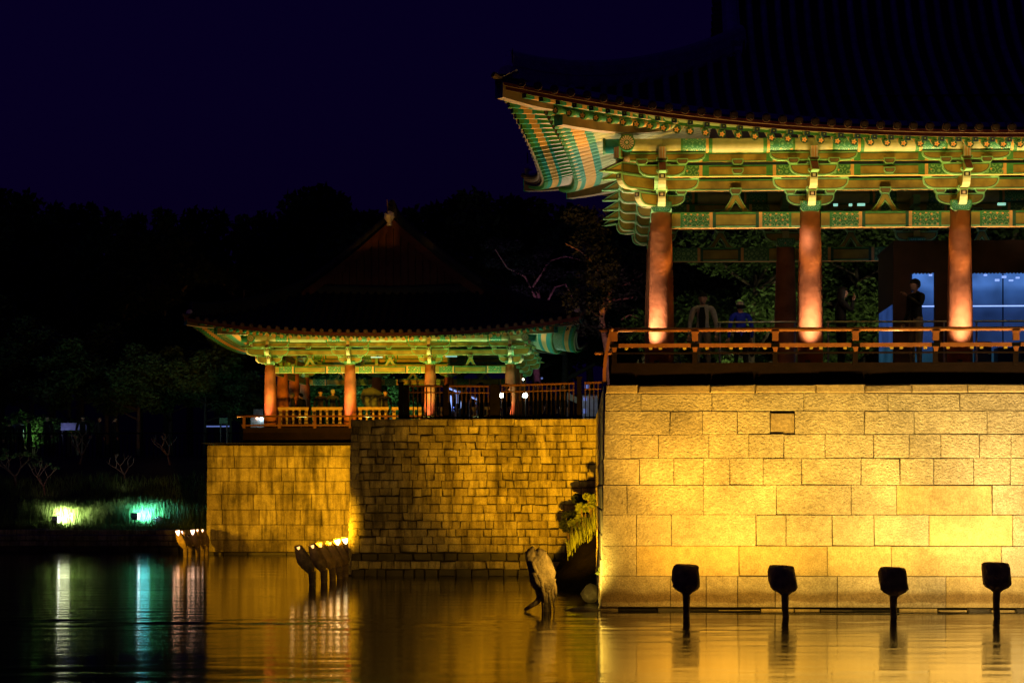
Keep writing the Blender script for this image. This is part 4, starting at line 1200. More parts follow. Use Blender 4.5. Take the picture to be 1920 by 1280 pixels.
def floodlight(x, y, label, group, hgt=.55, w=.44, d=.32, lean=(0, .12), post=.55, bend=(0, 0), rz=0, seed=1, glow='glow_warm', gl=None, single=False, slim=False):
    t_ = thing('floodlight', (x, y, 0), label, 'floodlight', group, rz)
    M0 = ORG[t_.name]
    rnd = random.Random(seed)
    mb = MB()
    pts = [(bend[0]*(1-i/6)**2*-1 + rnd.uniform(-.012, .012), bend[1]*(1-i/6)**2*-1, -.5 + (post+.60)*i/6) for i in range(7)]
    kp = 1.3 if slim else 1.0
    mb.tube(pts, [q_*kp for q_ in (.045, .05, .055, .058, .06, .065, .07)], 10, 'post_bark')
    if single:
        mb.tube([(-.02, 0, post+.1), (-.18, 0, post*.55), (-.40, -.02, .02)], [.07, .05, .03], 8, 'post_bark')
        for j in range(5): mb.tube([(.10*math.cos(j*1.3), .06*math.sin(j*1.3), post+.1), (.12*math.cos(j*1.3)+.03, .07*math.sin(j*1.3), -.1)], [.022, .012], 6, 'post_bark')
    inst(mb.mesh('post', True), 'post', t_, M0)
    Mh = M0 @ T(0, 0, post)
    inst(bag_mesh(seed, hgt, w, d, lean, slim, 2.6 if single else 1.5 if slim else 1.15), 'burlap_cover', t_, Mh)
    return t_
fx = [P(1287, 1100, 36.9)[0], P(1470, 1100, 36.9)[0], P(1676, 1100, 36.9)[0], P(1869, 1100, 36.9)[0]]
names_ = ['leftmost of the four covered floodlights standing before the bright wall, squarest head', 'second covered floodlight from the left before the bright wall, head tilted a little', 'third covered floodlight from the left before the bright wall, upright head', 'rightmost covered floodlight before the bright wall, set highest near the picture edge']
bends = [.0, -.09, .02, .03]; hts = [.44, .42, .42, .46]
for i, x in enumerate(fx):
    top = P(1287, [1058, 1059, 1062, 1053][i], 36.9)[1]
    hh = .53
    floodlight(x - (.0 if i != 1 else -.02), 36.9, names_[i], 'covered floodlights before the bright wall', hgt=hh, w=.46, d=.32, lean=(.0 if i != 1 else -.06, .10), post=top-hh, bend=(bends[i], 0), seed=11+i)
xs_all = fx + [fx[-1]+1.85*j for j in (1, 2, 3, 4)]
for j, x in enumerate(xs_all):
    pw = [150, 122, 122, 140, 140, 125, 110, 95][j]
    wc = [(1, .50, .05), (1, .56, .07), (1, .61, .11), (1, .65, .20), (1, .65, .20)][min(j, 4)]
    spot('wall_flood', (x, 37.0 + .2, .72), (x + .1, 38.9, 3.9), pw * 3.8, wc, 168, 1.0, .12)
    spot('wall_top_fill', (x, 37.2, .74), (x + .2 - (.5 if j == 0 else 0), 38.9, 4.3), [1250, 850, 760, 700, 560, 420, 300, 200][j], wc, 70, 1.0, .1)  # extra beam added at each head to brighten the wall top
    spot('wall_foot_fill', (x, 37.2, .72), (x, 38.8, .25), [110, 115, 130, 145, 140, 100, 80, 60][j], wc, 150, 1.0, .1)  # extra weak beam added to brighten the bottom course
    spot('eave_fill', (x + .12, 37.2, .74), (x, 38.3, 8.2), 230, (1, .78, .26), 46, 1.0, .1)  # extra beam added at each post to brighten the eave fronts
    # small emitter window at the wall side of each head
    if j < 4: MB().box(x-.13, x+.13, 37.12, 37.14, .60, .80, 'glow_warm').build('lamp_glass', None, label='small glowing glass facing the bright wall on the %s covered floodlight before it' % ['leftmost', 'second from left', 'third from left', 'rightmost'][j], cat='lamp glass')
# the single old cover at the middle
sx_ = P(1025, 1100, 38.4)[0]
floodlight(sx_, 38.4, 'single shaggy covered floodlight with splayed legs, left of the bright wall corner', None, hgt=.80, w=.40, d=.36, lean=(-.20, .05), post=.30, bend=(0, 0), seed=31, single=True)
cv = [o for o in bpy.data.objects if o.get('label', '').startswith('single shaggy')][0]
rg2 = random.Random(9); rg3 = MB()
for i in range(22):
    q = rg2.uniform(0, 6.28); z0_ = rg2.uniform(.55, 1.05); L_ = rg2.uniform(.25, .6); r0_ = .19
    pp = []
    for k_ in range(5):
        zz_ = z0_ - L_*k_/4; pp.append((r0_*math.cos(q)*(1.0 if zz_ > .5 else .6 + .6*zz_) - .20*max(0, (zz_-.3)/.8) + rg2.uniform(-.02, .02), .16*math.sin(q)*(1.0 if zz_ > .5 else .6+.6*zz_) + rg2.uniform(-.02, .02), zz_))
    rg3.tube(pp, [.035, .045, .04, .03, .012], 6, 'burlap')
rg3.tube([(-.26, 0, .98), (-.28, 0, 1.10), (-.24, 0, 1.17)], [.10, .075, .02], 8, 'burlap')
rg3.tube([(-.12, 0, 1.0), (-.11, 0, 1.10), (-.10, 0, 1.13)], [.10, .085, .05], 8, 'burlap')
inst(rg3.mesh('rag_strips', True), 'rag_strips', cv, ORG[cv.name])
spot('bank_fill', (-.80, 43.6, .45), (-.7, 50.5, 2.3), 110, (1, .62, .06), 34, 1.0, .06)  # unseen spot without a fixture, added to light the bank grass
spot('cover_fill', (-.70, 37.75, 1.0), (sx_+.06, 38.4, .75), 95, (1, .62, .08), 80, 1.0, .05)  # unseen spot added to light the right side of the cover
spot('side_wall_flood', (-.85, 38.2, .5), (-.3, 44.0, 2.3), 700, (1, .66, .09), 100, 1.0, .06)
spot('mid_wall_fill', (-.86, 43.6, .5), (-1.7, 54.6, 3.35), 11000, (1, .45, .004), 40, 1.0, .06)  # unseen lamp without a fixture, put here to light the middle wall
spot('middle_fill', (-4.5, 46.0, .4), (-5.0, 54.6, 2.6), 330, (1, .46, .01), 70, 1.0, .1)
# six along the side of the middle wall
gx = [(585, 1097, 1022, 567), (607, 1093, 1019, 592), (623, 1089, 1016, 607), (637, 1085, 1014, 624), (648, 1081, 1009, 637), (658, 1078, 1007, 650)]
ordn = ['nearest', 'second nearest', 'third nearest', 'fourth', 'fifth', 'farthest']
for i, (pb, yb, yt, pt) in enumerate(gx):
    Y = H*4000/(yb-924)*.998; x = P(pb, yb, Y)[0]; top = P(pt, yt, Y)[1]; dx = P(pt, yt, Y)[0] - x
    hh = top*.76
    floodlight(x, Y, '%s of the six leaning covered floodlights beside the small stone wall' % ordn[i], 'leaning floodlights beside the middle wall', hgt=hh, w=.34, d=.32, lean=(dx*1.5, 0), post=top-hh, bend=(-.06, 0), seed=41+i, slim=True)
    o = MB().tube([(x+dx*1.2+.02, Y-.07, top-.20), (x+dx*1.38-.0, Y-.09, top-.03)], [.05, .075] if i > 3 else [.02, .04], 8, 'glow_gold' if i > 3 else 'glow_warm')
    o.build('lamp_glass', None, label='glowing lamp opening on the %s of the six leaning floodlights' % ordn[i], cat='lamp glass')
    spot('far_flood', (x+dx-.12, Y+.2, top+.1), (x-2.6+.5*i, 73.4, 2.5), [330, 330, 420, 460, 560, 620][i]*13, (1, .48, .010), 32, 1.0, .08)
    point('spill', (x+dx-.18, Y-.35, top+.08), [.5, .5, .4, .8, 1.1, 1.1][i], (1, .55, .2), .05)
# five by the far wall
hx_ = [(348, 1045, 993, 337), (356, 1044, 994, 345), (371, 1043, 992, 364), (380, 1042, 991, 373), (387, 1041, 991, 382)]
for i, (pb, yb, yt, pt) in enumerate(hx_):
    Y = H*4000/(yb-924)*.998; x = P(pb, yb, Y)[0]; top = P(pt, yt, Y)[1]; dx = P(pt, yt, Y)[0] - x
    hh = top*.74
    floodlight(x, Y, '%s of the small leaning floodlights at the left corner of the far wall' % ['leftmost', 'second', 'middle', 'fourth', 'rightmost'][i], 'leaning floodlights at the far wall corner', hgt=hh, w=.30, d=.28, lean=(dx*1.4, 0), post=top-hh, bend=(-.04, 0), seed=61+i, slim=True)
    MB().tube([(x+dx*1.1, Y-.07, top-.22), (x+dx*1.3, Y-.09, top-.02)], [.04, .075] if i in (0, 2) else [.02, .03], 8, 'glow_pinkish').build('lamp_glass', None, label='glowing opening of the %s small floodlight at the far wall corner' % ['leftmost', 'second', 'middle', 'fourth', 'rightmost'][i], cat='lamp glass')
    point('spill', (x+dx-.1, Y-.4, top+.1), [1.2, .3, 1.2, .3, .3][i], (1, .5, .28), .05)
spot('far_front', (-16.5, 66, 1.2), (-12, 73.4, 2.4), 2400, (1, .48, .01), 70, 1.0, .1)

# ================================================================ pavilion lighting
PEACH = (1.0, .46, .20)
for i, x in enumerate(XSn):
    spot('column_uplight', (x - .04 - (.36 if i == 0 else 0), 39.30 + (.2 if i == 0 else 0), 4.68), (x - .0, 39.83, 5.85), 300, (1, .78, .56), 80, 1.0, .04)
    spot('bracket_light', (x + .1, 39.1, 4.6), (x, 39.35, 7.8), 110, (1, .74, .30), 44, 1.0, .04)
    MB().tube([(x - .1, 39.36, 4.50), (x - .1, 39.36, 4.57)], .05, 10, 'black_metal').build('uplight', near)
for i in range(6):
    x = XSn[0] + BAY*(i+.5)
    spot('eave_light', (x, 39.12, 4.62), (x, 39.25, 8.3), 210, (1, .88, .34), 70, 1.0, .1)
spot('eave_light', (.1, 39.12, 4.62), (.1, 39.2, 8.3), 150, (1, .88, .40), 70, 1.0, .1)
for y, pw in ((40.6, 150), (43.0, 150), (45.4, 130)):
    spot('side_light', (-.25, y, 4.55), (-.55, y-.2, 8.4), pw*1.6, (1, .98, .72), 100, 1.0, .1)
spot('side_light', (-.6, 39.6, 3.0), (-.9, 41.0, 8.6), 150, (1.0, .9, .62), 50, 1.0, .1)
spot('side_column_light', (-.05, 41.0, 4.56), (.75, 40.2, 6.5), 40, PEACH, 80, 1.0, .05)
# far pavilion
for i, x in enumerate(XSf):
    spot('column_uplight', (x - .12, 74.45, 4.48), (x, 74.8, 5.8), 190, (1, .45, .26), 60, 1.0, .04)
    spot('column_uplight', (x, 74.2, 4.48), (x, 74.6, 7.0), 170, [(.85, .95, .22), (.65, 1, .35), (.75, 1, .28), (.30, 1, .62)][i], 70, 1.0, .05)
for x, c_, pw in ((-13.2, (1, .60, .10), 170), (-10.9, (.62, 1, .25), 190), (-8.6, (.60, 1.0, .28), 190), (-6.5, (.80, 1, .12), 190), (-4.8, (.5, 1, .40), 180)):
    spot('eave_light', (x, 74.0, 4.5), (x, 74.2, 7.5), pw*1.35, c_, 90, 1.0, .1)
for y in (76, 79, 82):
    spot('side_light', (-2.6, y, 4.5), (-2.5, y, 7.5), 150, (.42, 1.0, .74), 100, 1.0, .1)
    spot('side_light', (-13.3, y, 4.5), (-13.6, y, 7.6), 110, (1, .55, .13), 70, 1.0, .1)
# strip of light on the inner ceilings (lamps showing between the beams)
for (a, b_, py, Y) in ((1563, 1571, 383.5, 45), (1592, 1598, 383.5, 45), (1608, 1622, 383, 45), (1871, 1886, 382, 45)):
    x0_, z_ = P(a, py, Y); x1_, _ = P(b_, py, Y)
    MB().box(x0_, x1_, Y, Y+.06, z_-.03, z_+.02, 'ceiling_glow').build('ceiling_lamp', near)
for (a, b_, py) in ((695, 717, 669.5), (835, 857, 668)):
    x0_, z_ = P(a, py, 82); x1_, _ = P(b_, py, 82)
    MB().box(x0_, x1_, 82, 82.06, z_-.02, z_+.02, 'ceiling_glow').build('ceiling_lamp', far)
spot('rear_timber_light', (3, 47.3, 4.7), (3, 45.7, 7.1), 30, (1, .8, .6), 110, 1.0, .1)
spot('rear_timber_light', (6, 47.3, 4.7), (6, 45.7, 7.1), 30, (1, .8, .6), 110, 1.0, .1)

# thin steel barrier inside the pavilion
bar = thing('steel_barrier', (4, 41.3, 4.5), 'thin pale steel barrier inside the pavilion behind the wooden railing', 'barrier')
zb_ = P(1400, 604, 41.3)[1]
for a, b_ in ((1345, 1495), (1548, 1775), (1826, 2100)):
    xa_, xb_ = P(a, 604, 41.3)[0], P(b_, 604, 41.3)[0]
    MB().tube([(xa_, 41.3, zb_), (xb_, 41.3, zb_)], .018, 8, 'steel').build('handrail', bar)
    for xx in (xa_+.05, xb_-.05): MB().tube([(xx, 41.3, 4.5), (xx, 41.3, zb_)], .018, 8, 'steel').build('post', bar)

# ================================================================ people
def head_mesh(mb, c, yaw, tilt, r=.098, hairmat='hair', long_hair=False, cap=None, parts=None):
    M0 = T(*c) @ Matrix.Rotation(yaw, 4, 'Z') @ Matrix.Rotation(tilt, 4, 'X')   # face looks to +y local
    n = 16; rings = []
    zs_ = [(-1.18, .38, .10), (-1.05, .55, .12), (-.85, .70, .08), (-.5, .84, .04), (0, .92, 0), (.4, .93, -.02), (.8, .75, -.05), (1.05, .45, -.08), (1.18, .12, -.08)]
    vs = []
    for z, k_, fy in zs_:
        for i in range(n):
            q = 2*math.pi*i/n; x = math.sin(q)*k_*.88; y = math.cos(q)*k_*1.05 + fy
            face = max(0, math.cos(q))**14
            if z == -.5: y += face*.10
            if z == 0: y += face*.22; 
            if z == .4: y -= face*.04
            vs.append((x*r, y*r, z*r))
    fs = []
    for j in range(len(zs_)-1):
        for i in range(n): fs.append((j*n+i, (j+1)*n+i, (j+1)*n+(i+1) % n, j*n+(i+1) % n))
    fs.append(tuple(range(n))); fs.append(tuple((len(zs_)-1)*n+i for i in range(n-1, -1, -1)))
    mb.add(vs, fs, 'skin', M0)
    for sx in (-1, 1):
        mb.box(sx*.85*r-.008, sx*.85*r+.008, -.2*r, .15*r, -.3*r, .3*r, 'skin', M0)
        mb.box((sx*.34-.12)*r, (sx*.34+.12)*r, .85*r, .97*r, .10*r, .22*r, 'hair', M0)
    mb.box(-.28*r, .28*r, .82*r, .90*r, -.62*r, -.52*r, 'paint_maroon', M0)
    hb = MB(); vs = []; fs = []
    zz = [(.30, 1.0), (.62, .98), (.95, .74), (1.18, .42), (1.30, .05)]
    lo = -2.6 if long_hair else -.55
    for j, (z, k_) in enumerate([(lo, .80 if not long_hair else 1.05), (-.1, 1.0)] + zz):
        for i in range(n):
            q = 2*math.pi*i/n; f = math.cos(q)
            z2 = z
            if j < 2: 
                if f > .25: z2 = .55 + .1*j
            k2 = k_*1.07
            vs.append((math.sin(q)*k2*.92*r, (math.cos(q)*k2*1.05 - .08)*r, z2*r))
    m_ = 7
    for j in range(m_-1):
        for i in range(n): fs.append((j*n+i, (j+1)*n+i, (j+1)*n+(i+1) % n, j*n+(i+1) % n))
    hb.add(vs, fs, hairmat, M0)
    out = [('hair', hb)]
    if cap:
        cb = MB(); vs = []; fs = []
        for j, (z, k_) in enumerate([(.45, 1.12), (.85, 1.02), (1.2, .72), (1.36, .1)]):
            for i in range(n):
                q = 2*math.pi*i/n; vs.append((math.sin(q)*k_*.95*r, (math.cos(q)*k_*1.08-.06)*r, z*r))
        for j in range(3):
            for i in range(n): fs.append((j*n+i, (j+1)*n+i, (j+1)*n+(i+1) % n, j*n+(i+1) % n))
        cb.add(vs, fs, cap, M0)
        cb.add([(-.7*r, .8*r, .5*r), (.7*r, .8*r, .5*r), (.5*r, 1.75*r, .42*r), (-.5*r, 1.75*r, .42*r), (-.7*r, .8*r, .42*r), (.7*r, .8*r, .42*r), (.5*r, 1.75*r, .36*r), (-.5*r, 1.75*r, .36*r)], [(0,1,2,3), (7,6,5,4), (2,6,7,3), (0,3,7,4), (1,5,6,2)], cap, M0)
        out.append(('cap', cb))
    return out
def hand(mb, w_, d, curl=.6):
    d = Vector(d).normalized(); w_ = Vector(w_); up = Vector((0, 0, 1)) if abs(d.z) < .8 else Vector((0, 1, 0))
    lat = d.cross(up).normalized(); nrm = lat.cross(d).normalized()
    mb.tube([w_, w_ + d*.045, w_ + d*.09], [.028, .042, .038], 8, 'skin', flat=.5)
    for i in range(4):
        o = w_ + d*.085 + lat*(-.03 + .02*i); L = [.06, .072, .066, .05][i]
        a = o + d*L*.45; b_ = a + (d*math.cos(curl) - nrm*math.sin(curl))*L*.3; c = b_ + (d*math.cos(2*curl) - nrm*math.sin(2*curl))*L*.25
        mb.tube([o, a, b_, c], [.009, .009, .008, .006], 6, 'skin')
    o = w_ + d*.03 - lat*.036
    mb.tube([o, o + d*.03 - lat*.02, o + d*.055 - lat*.015 - nrm*.01], [.011, .010, .007], 6, 'skin')
def person(loc, rz, label, group=None, h=1.70, top='cloth_black', legs='cloth_khaki', arms=None, hyaw=0, htilt=0, hairmat='hair', long_hair=False, cap=None, female=False, stoop=0.0, stride=.0, bag=False):
    """arms = ((elbow),(wrist)) for left(-x) and right(+x) in body coordinates; body faces +y"""
    s = h/1.70; sw = .17 if female else .20
    arms = arms or (((-sw-.07, -.02, 1.12), (-sw-.08, .06, .86)), ((sw+.07, -.02, 1.12), (sw+.08, .06, .86)))
    V = [(0, 0, .95), (0, .01, 1.12), (0, stoop*.5, 1.30), (0, stoop, 1.43), (0, stoop+.01, 1.52),
         (-sw, stoop, 1.40), arms[0][0], arms[0][1], (sw, stoop, 1.40), arms[1][0], arms[1][1],
         (-.10, 0, .88), (-.11, stride*.5+.02, .48), (-.11, stride, .09), (-.12, stride+.14, .04),
         (.10, 0, .88), (.11, -stride*.5+.02, .48), (.11, -stride, .09), (.12, -stride+.14, .04)]
    E = [(0,1),(1,2),(2,3),(3,4),(3,5),(5,6),(6,7),(3,8),(8,9),(9,10),(0,11),(11,12),(12,13),(13,14),(0,15),(15,16),(16,17),(17,18)]
    Rr = [(.15,.12),(.14,.115),(.165,.125),(.09,.08),(.05,.055),(.075,.075),(.052,.052),(.036,.036),(.075,.075),(.052,.052),(.036,.036),(.10,.10),(.065,.065),(.045,.045),(.035,.03),(.10,.10),(.065,.065),(.045,.045),(.035,.03)]
    me = bpy.data.meshes.new('tmp'); me.from_pydata([tuple(c*s for c in v) for v in V], E, []); o = bpy.data.objects.new('tmp', me); col.objects.link(o)
    sk = o.modifiers.new('s', 'SKIN'); sk.branch_smoothing = .5; sub = o.modifiers.new('u', 'SUBSURF'); sub.levels = 1; sub.render_levels = 1
    for i, (a, b_) in enumerate(Rr):
        sv = me.skin_vertices[0].data[i]; sv.radius = (a*s, b_*s); sv.use_root = (i == 0)
    dg = bpy.context.evaluated_depsgraph_get(); ev = o.evaluated_get(dg); em = ev.to_mesh()
    pts = [Vector(v)*s for v in V]
    def region(c):
        best = (9, 0)
        for k_, (a, b_) in enumerate(E):
            pa, pb = pts[a], pts[b_]; ab = pb-pa; t_ = max(0, min(1, (c-pa).dot(ab)/ab.length_squared)); dd = (c-pa-ab*t_).length
            if dd < best[0]: best = (dd, k_)
        k_ = best[1]
        if k_ == 3: return 'skin'
        if k_ in (10, 11, 14, 15): return legs
        if k_ in (12, 13, 16, 17): return 'cloth_black' if k_ in (13, 17) else legs
        if k_ == 0: return top if c.z > .93*s else legs
        return top
    mb = MB(); mb.add([tuple(v.co) for v in em.vertices], [tuple(p.vertices) for p in em.polygons], [region(p.center) for p in em.polygons])
    ev.to_mesh_clear(); bpy.data.objects.remove(o); bpy.data.meshes.remove(me)
    ks = Matrix.Scale(s, 4)
    extra = head_mesh(mb, (0, (stoop+.035)*s, 1.615*s), hyaw, htilt, .098*s, hairmat, long_hair, cap)
    for el, wr in arms: hand(mb, Vector(wr)*s, Vector(wr)-Vector(el))
    root = thing('person', loc, label, 'person', group, rz)
    M0 = ORG[root.name]
    inst(mb.mesh('body', True), 'body', root, M0)
    for nm_, b_ in extra: inst(b_.mesh(nm_, True), nm_, root, M0)
    if bag:
        inst(MB().box(-.16, .16, -.30, -.12, 1.02, 1.42, 'cloth_black').mesh('backpack'), 'backpack', root, M0)
    return root
FL = 4.5
# facing -Y (camera) is rz=pi ; facing left (-X) is rz=+90deg (body +y -> -x)
x_, z_ = P(1318, 552, 43.6); person((x_, 43.6, FL), R(172), 'man in open white jacket over dark shirt behind the railing, left inside the big pavilion', h=z_-FL+.0, top='cloth_white', legs='cloth_khaki')
x_, z_ = P(1389, 568, 42.5); person((x_, 42.5, FL), R(8), 'person in bright blue jacket and pale cap turned away, near the green shrub', h=z_-FL, top='cloth_blue', legs='cloth_black', cap='cloth_white', stoop=.05)
x_, z_ = P(1577, 541, 41.9); person((x_, 41.9, FL), R(-80), 'long haired woman in black seen from the side raising a cup to her mouth', h=z_-FL, top='cloth_black', legs='cloth_black', long_hair=True, female=True,
    arms=(((-.24, -.02, 1.14), (-.26, .06, .88)), ((.20, .16, 1.22), (.07, .24, 1.46))))
x_, z_ = P(1718, 526, 41.6); person((x_, 41.6, FL), R(118), 'man in dark clothes with hand raised to his chest before the blue window', h=z_-FL, top='cloth_black', legs='cloth_khaki',
    arms=(((-.27, .10, 1.20), (-.06, .26, 1.40)), ((.27, -.02, 1.14), (.26, .10, .88))))
jm = [o for o in bpy.data.objects if o.get('label', '').startswith('man in open white')][0]
sh = MB(); sh.add([(-.045, .150, 1.40), (.045, .150, 1.40), (.075, .168, 1.20), (.060, .158, .98), (-.060, .158, .98), (-.075, .168, 1.20)], [(0, 5, 4, 3, 2, 1)], 'cloth_black')
for sx_2 in (-1, 1): sh.add([(sx_2*.05, .152, 1.43), (sx_2*.12, .11, 1.46), (sx_2*.10, .155, 1.36), (sx_2*.045, .165, 1.38)], [(0, 1, 2, 3)], 'cloth_white')
inst(sh.mesh('shirt_front'), 'shirt_front', jm, ORG[jm.name])
spot('people_fill', (3.5, 39.5, 6.9), (2.4, 43.3, 5.8), 26, (1, .8, .65), 70, 1.0, .2)  # unseen spots added to brighten the people's faces and clothes
spot('people_fill', (5.3, 40.3, 6.3), (4.35, 41.9, 6.0), 26, (1, .75, .55), 40, 1.0, .1)
spot('people_fill', (7.6, 39.6, 6.6), (5.6, 41.7, 6.1), 14, (1, .8, .65), 60, 1.0, .2)
# far pavilion visitors
FF = 4.42
fp_ = [(533, 738, 78.0, 175, 'cloth_black', 'hair', 'dark clad visitor holding up a camera just right of the first far column', None),
       (549, 748, 79.5, 100, 'cloth_grey', 'hair_grey', 'visitor with pale greenish hair in the first far opening', None),
       (565, 747, 80.0, 60, 'cloth_black', 'hair', 'dark haired visitor in the middle of the first far opening', None),
       (601, 744, 77.5, 190, 'cloth_yellow', 'hair', 'visitor with face lit orange in the far pavilion', None),
       (624, 746, 77.0, 0, 'cloth_grey', 'hair_grey', 'visitor with white hair seen from behind by the second far column', None),
       (708, 738, 78.5, 170, 'cloth_black', 'hair', 'visitor silhouetted under a pale umbrella in the far pavilion', None),
       (722, 746, 77.6, 200, 'cloth_yellow', 'hair', 'visitor in yellow beside the umbrella in the far pavilion', None)]
cam_arms = (((-.22, .16, 1.20), (-.07, .28, 1.46)), ((.22, .16, 1.20), (.07, .28, 1.46)))
for i, (px, py, Y, rz, tp, hm, lb, _) in enumerate(fp_):
    x_, z_ = P(px, py, Y)
    person((x_, Y, FF), R(rz), lb, 'visitors in the far pavilion', h=min(1.82, max(1.45, z_-FF)), top=tp, legs='cloth_black', hairmat=hm, arms=cam_arms if i == 0 else None)
x_, z_ = P(700, 748, 78.2)
um = thing('umbrella', (x_, 78.2, 5.2), 'pale open umbrella tilted over a visitor in the far pavilion', 'umbrella')
mb = MB(); n = 8; 
Mu = T(x_, 78.2, z_+.02) @ Matrix.Rotation(R(-62), 4, 'X') @ Matrix.Rotation(R(18), 4, 'Y')
vs = [(0, 0, .16)]
for r_, z2 in ((.22, .13), (.40, .04), (.50, -.06)):
    for i in range(n*2):
        q = math.pi*i/n; k_ = 1 if i % 2 == 0 else .94; vs.append((r_*k_*math.cos(q), r_*k_*math.sin(q), z2))
fs = [(0, 1+i, 1+(i+1) % 16) for i in range(16)]
for j in range(2):
    for i in range(16): fs.append((1+j*16+i, 1+(j+1)*16+i, 1+(j+1)*16+(i+1) % 16, 1+j*16+(i+1) % 16))
mb.add(vs, fs, 'umbrella_cloth', Mu); mb.build('canopy', um)
mb = MB().tube([(0,0,.2), (0,0,-.5)], .008, 6, 'steel', M=Mu); mb.build('shaft', um)
spot('visitor_light', (-10.2, 74.4, 6.2), (-10.0, 78.2, 5.6), 8, (1, .68, .35), 90, 1.0, .2)
spot('visitor_light', (-7.5, 74.4, 6.2), (-8.0, 78.2, 5.6), 6, (1, .75, .45), 80, 1.0, .2)
# crowd on the middle terrace behind the fence
cr = [(838, 757, 61, 'cloth_black', 'tall dark visitor behind the fence below the light strip'), (872, 752, 62, 'cloth_black', 'dark visitor behind the fence left of the lamps'), (902, 754, 60, 'cloth_grey', 'grey clad visitor behind the fence beside the left lamp'),
      (951, 757, 61, 'cloth_black', 'dark visitor behind the fence between the two bright lamps'), (1008, 752, 60, 'cloth_black', 'dark visitor behind the fence right of the bright lamps'), (1030, 754, 62, 'cloth_grey', 'visitor in grey behind the right part of the fence'), (1054, 750, 61, 'cloth_black', 'dark visitor behind the fence near the right post')]
for i, (px, py, Y, tp, lb) in enumerate(cr):
    x_, z_ = P(px, py, Y); zf_ = z_ - 1.68
    person((x_, Y, 3.93), R(40*i), lb, 'visitors behind the dark fence', h=max(1.3, z_-3.93), top=tp, legs='cloth_black')
for i, (px, Y) in enumerate(((17, 92), (38, 92), (55, 93), (90, 93), (155, 92), (185, 92), (213, 92))):
    x_, z_ = P(px, 795, Y); gz = ground_h(x_, Y)
    person((x_, Y, gz), R(50*i), 'dark silhouetted visitor behind the left bank fence, %s of the seven there' % ['leftmost', 'second from left', 'third from left', 'middle', 'third from right', 'second from right', 'rightmost'][i], 'visitors on the left bank path', h=1.6+.03*i, top=['cloth_black', 'cloth_grey'][i % 2], legs='cloth_black')

# ================================================================ fence on the middle wall
YE = 55.0
fen = thing('fence', (-3, YE, 3.93), 'dark wooden picket fence on top of the weathered middle wall', 'fence')
segs = [(757, 917, 723, 724), (940, 1077, 722.5, 718.5), (1096, 1139, 717.5, 716)]
for (a, b_, ya, yb) in segs:
    xa_, z1_ = P(a, ya, YE); xb_, z2_ = P(b_, yb, YE)
    mb = MB(); dx = xb_-xa_
    mb.tube([(xa_, YE, z1_), (xb_, YE, z2_)], .028, 8, 'fence_rail_lit'); mb.build('top_rail', fen)
    mb = MB(); mb.tube([(xa_, YE, z1_-.17), (xb_, YE, z2_-.17)], .018, 6, 'fence_rail_lit'); mb.build('mid_rail', fen)
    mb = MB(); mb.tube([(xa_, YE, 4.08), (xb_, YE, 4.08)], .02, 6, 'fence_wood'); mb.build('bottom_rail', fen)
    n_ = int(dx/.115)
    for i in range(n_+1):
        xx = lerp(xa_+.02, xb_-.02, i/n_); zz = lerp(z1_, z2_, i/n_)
        mb = MB().box(xx-.016, xx+.016, YE-.012, YE+.012, zz-.42, zz-.03, 'picket_lit'); mb.box(xx-.014, xx+.014, YE-.010, YE+.010, 3.95, zz-.42, 'fence_wood'); mb.build('picket', fen)
for px, py in ((752, 716), (762, 722), (836, 722), (928, 720), (1086, 706)):
    x_, z_ = P(px, py, YE)
    mb = MB().box(x_-(.06 if px != 928 else .13), x_+(.06 if px != 928 else .13), YE-.09, YE+.09, 3.92, z_-.03, 'fence_wood'); mb.box(x_-.085, x_+.085, YE-.11, YE+.11, z_-.03, z_, 'fence_wood')
    mb.build('post', fen)
# light strip stair rail, lamps, signs beyond the fence
x0_, z0_ = P(841, 725, 66); x1_, z1_ = P(894, 746, 66)
st_ = thing('stair_railing', (x0_, 66, 3.93), 'sloping stair handrail with a cool light strip under it behind the fence', 'railing')
MB().tube([(x0_, 66, z0_), (x1_, 66, z1_)], .035, 6, 'steel').build('handrail', st_)
n_ = 26
for i in range(n_):
    a = Vector((x0_, 65.95, z0_-.05)).lerp(Vector((x1_, 65.95, z1_-.05)), i/n_); b_ = Vector((x0_, 65.95, z0_-.05)).lerp(Vector((x1_, 65.95, z1_-.05)), (i+.7)/n_)
    MB().tube([a, b_], .022, 5, 'led_blue').build('light_strip', st_)
for i in range(5):
    p_ = Vector((x0_, 66, z0_)).lerp(Vector((x1_, 66, z1_)), i/4); MB().tube([(p_.x, 66, 3.9), p_], .025, 6, 'steel').build('post', st_)
lit = thing('lit_booth', (P(851, 760, 68)[0], 68, 3.93), 'small booth with bright bluish panels behind the fence below the stair rail', 'booth')
for a, b_, c, d in ((842, 847, 741, 771), (849, 852, 744, 771), (856, 859, 739, 756), (864, 867, 744, 765), (890, 892, 754, 757), (849, 851, 752, 770)):
    xa_, za_ = P(a, c, 68); xb_, zb2 = P(b_, d, 68); MB().box(xa_, xb_, 68-.02, 68, zb2, za_, 'led_blue').build('light_panel', lit)
xa_, xb_ = P(838, 0, 68)[0], P(872, 0, 68)[0]; MB().box(xa_, xb_, 68.02, 69.2, 3.93, P(850, 736, 68)[1], 'black_metal').build('cabin', lit)
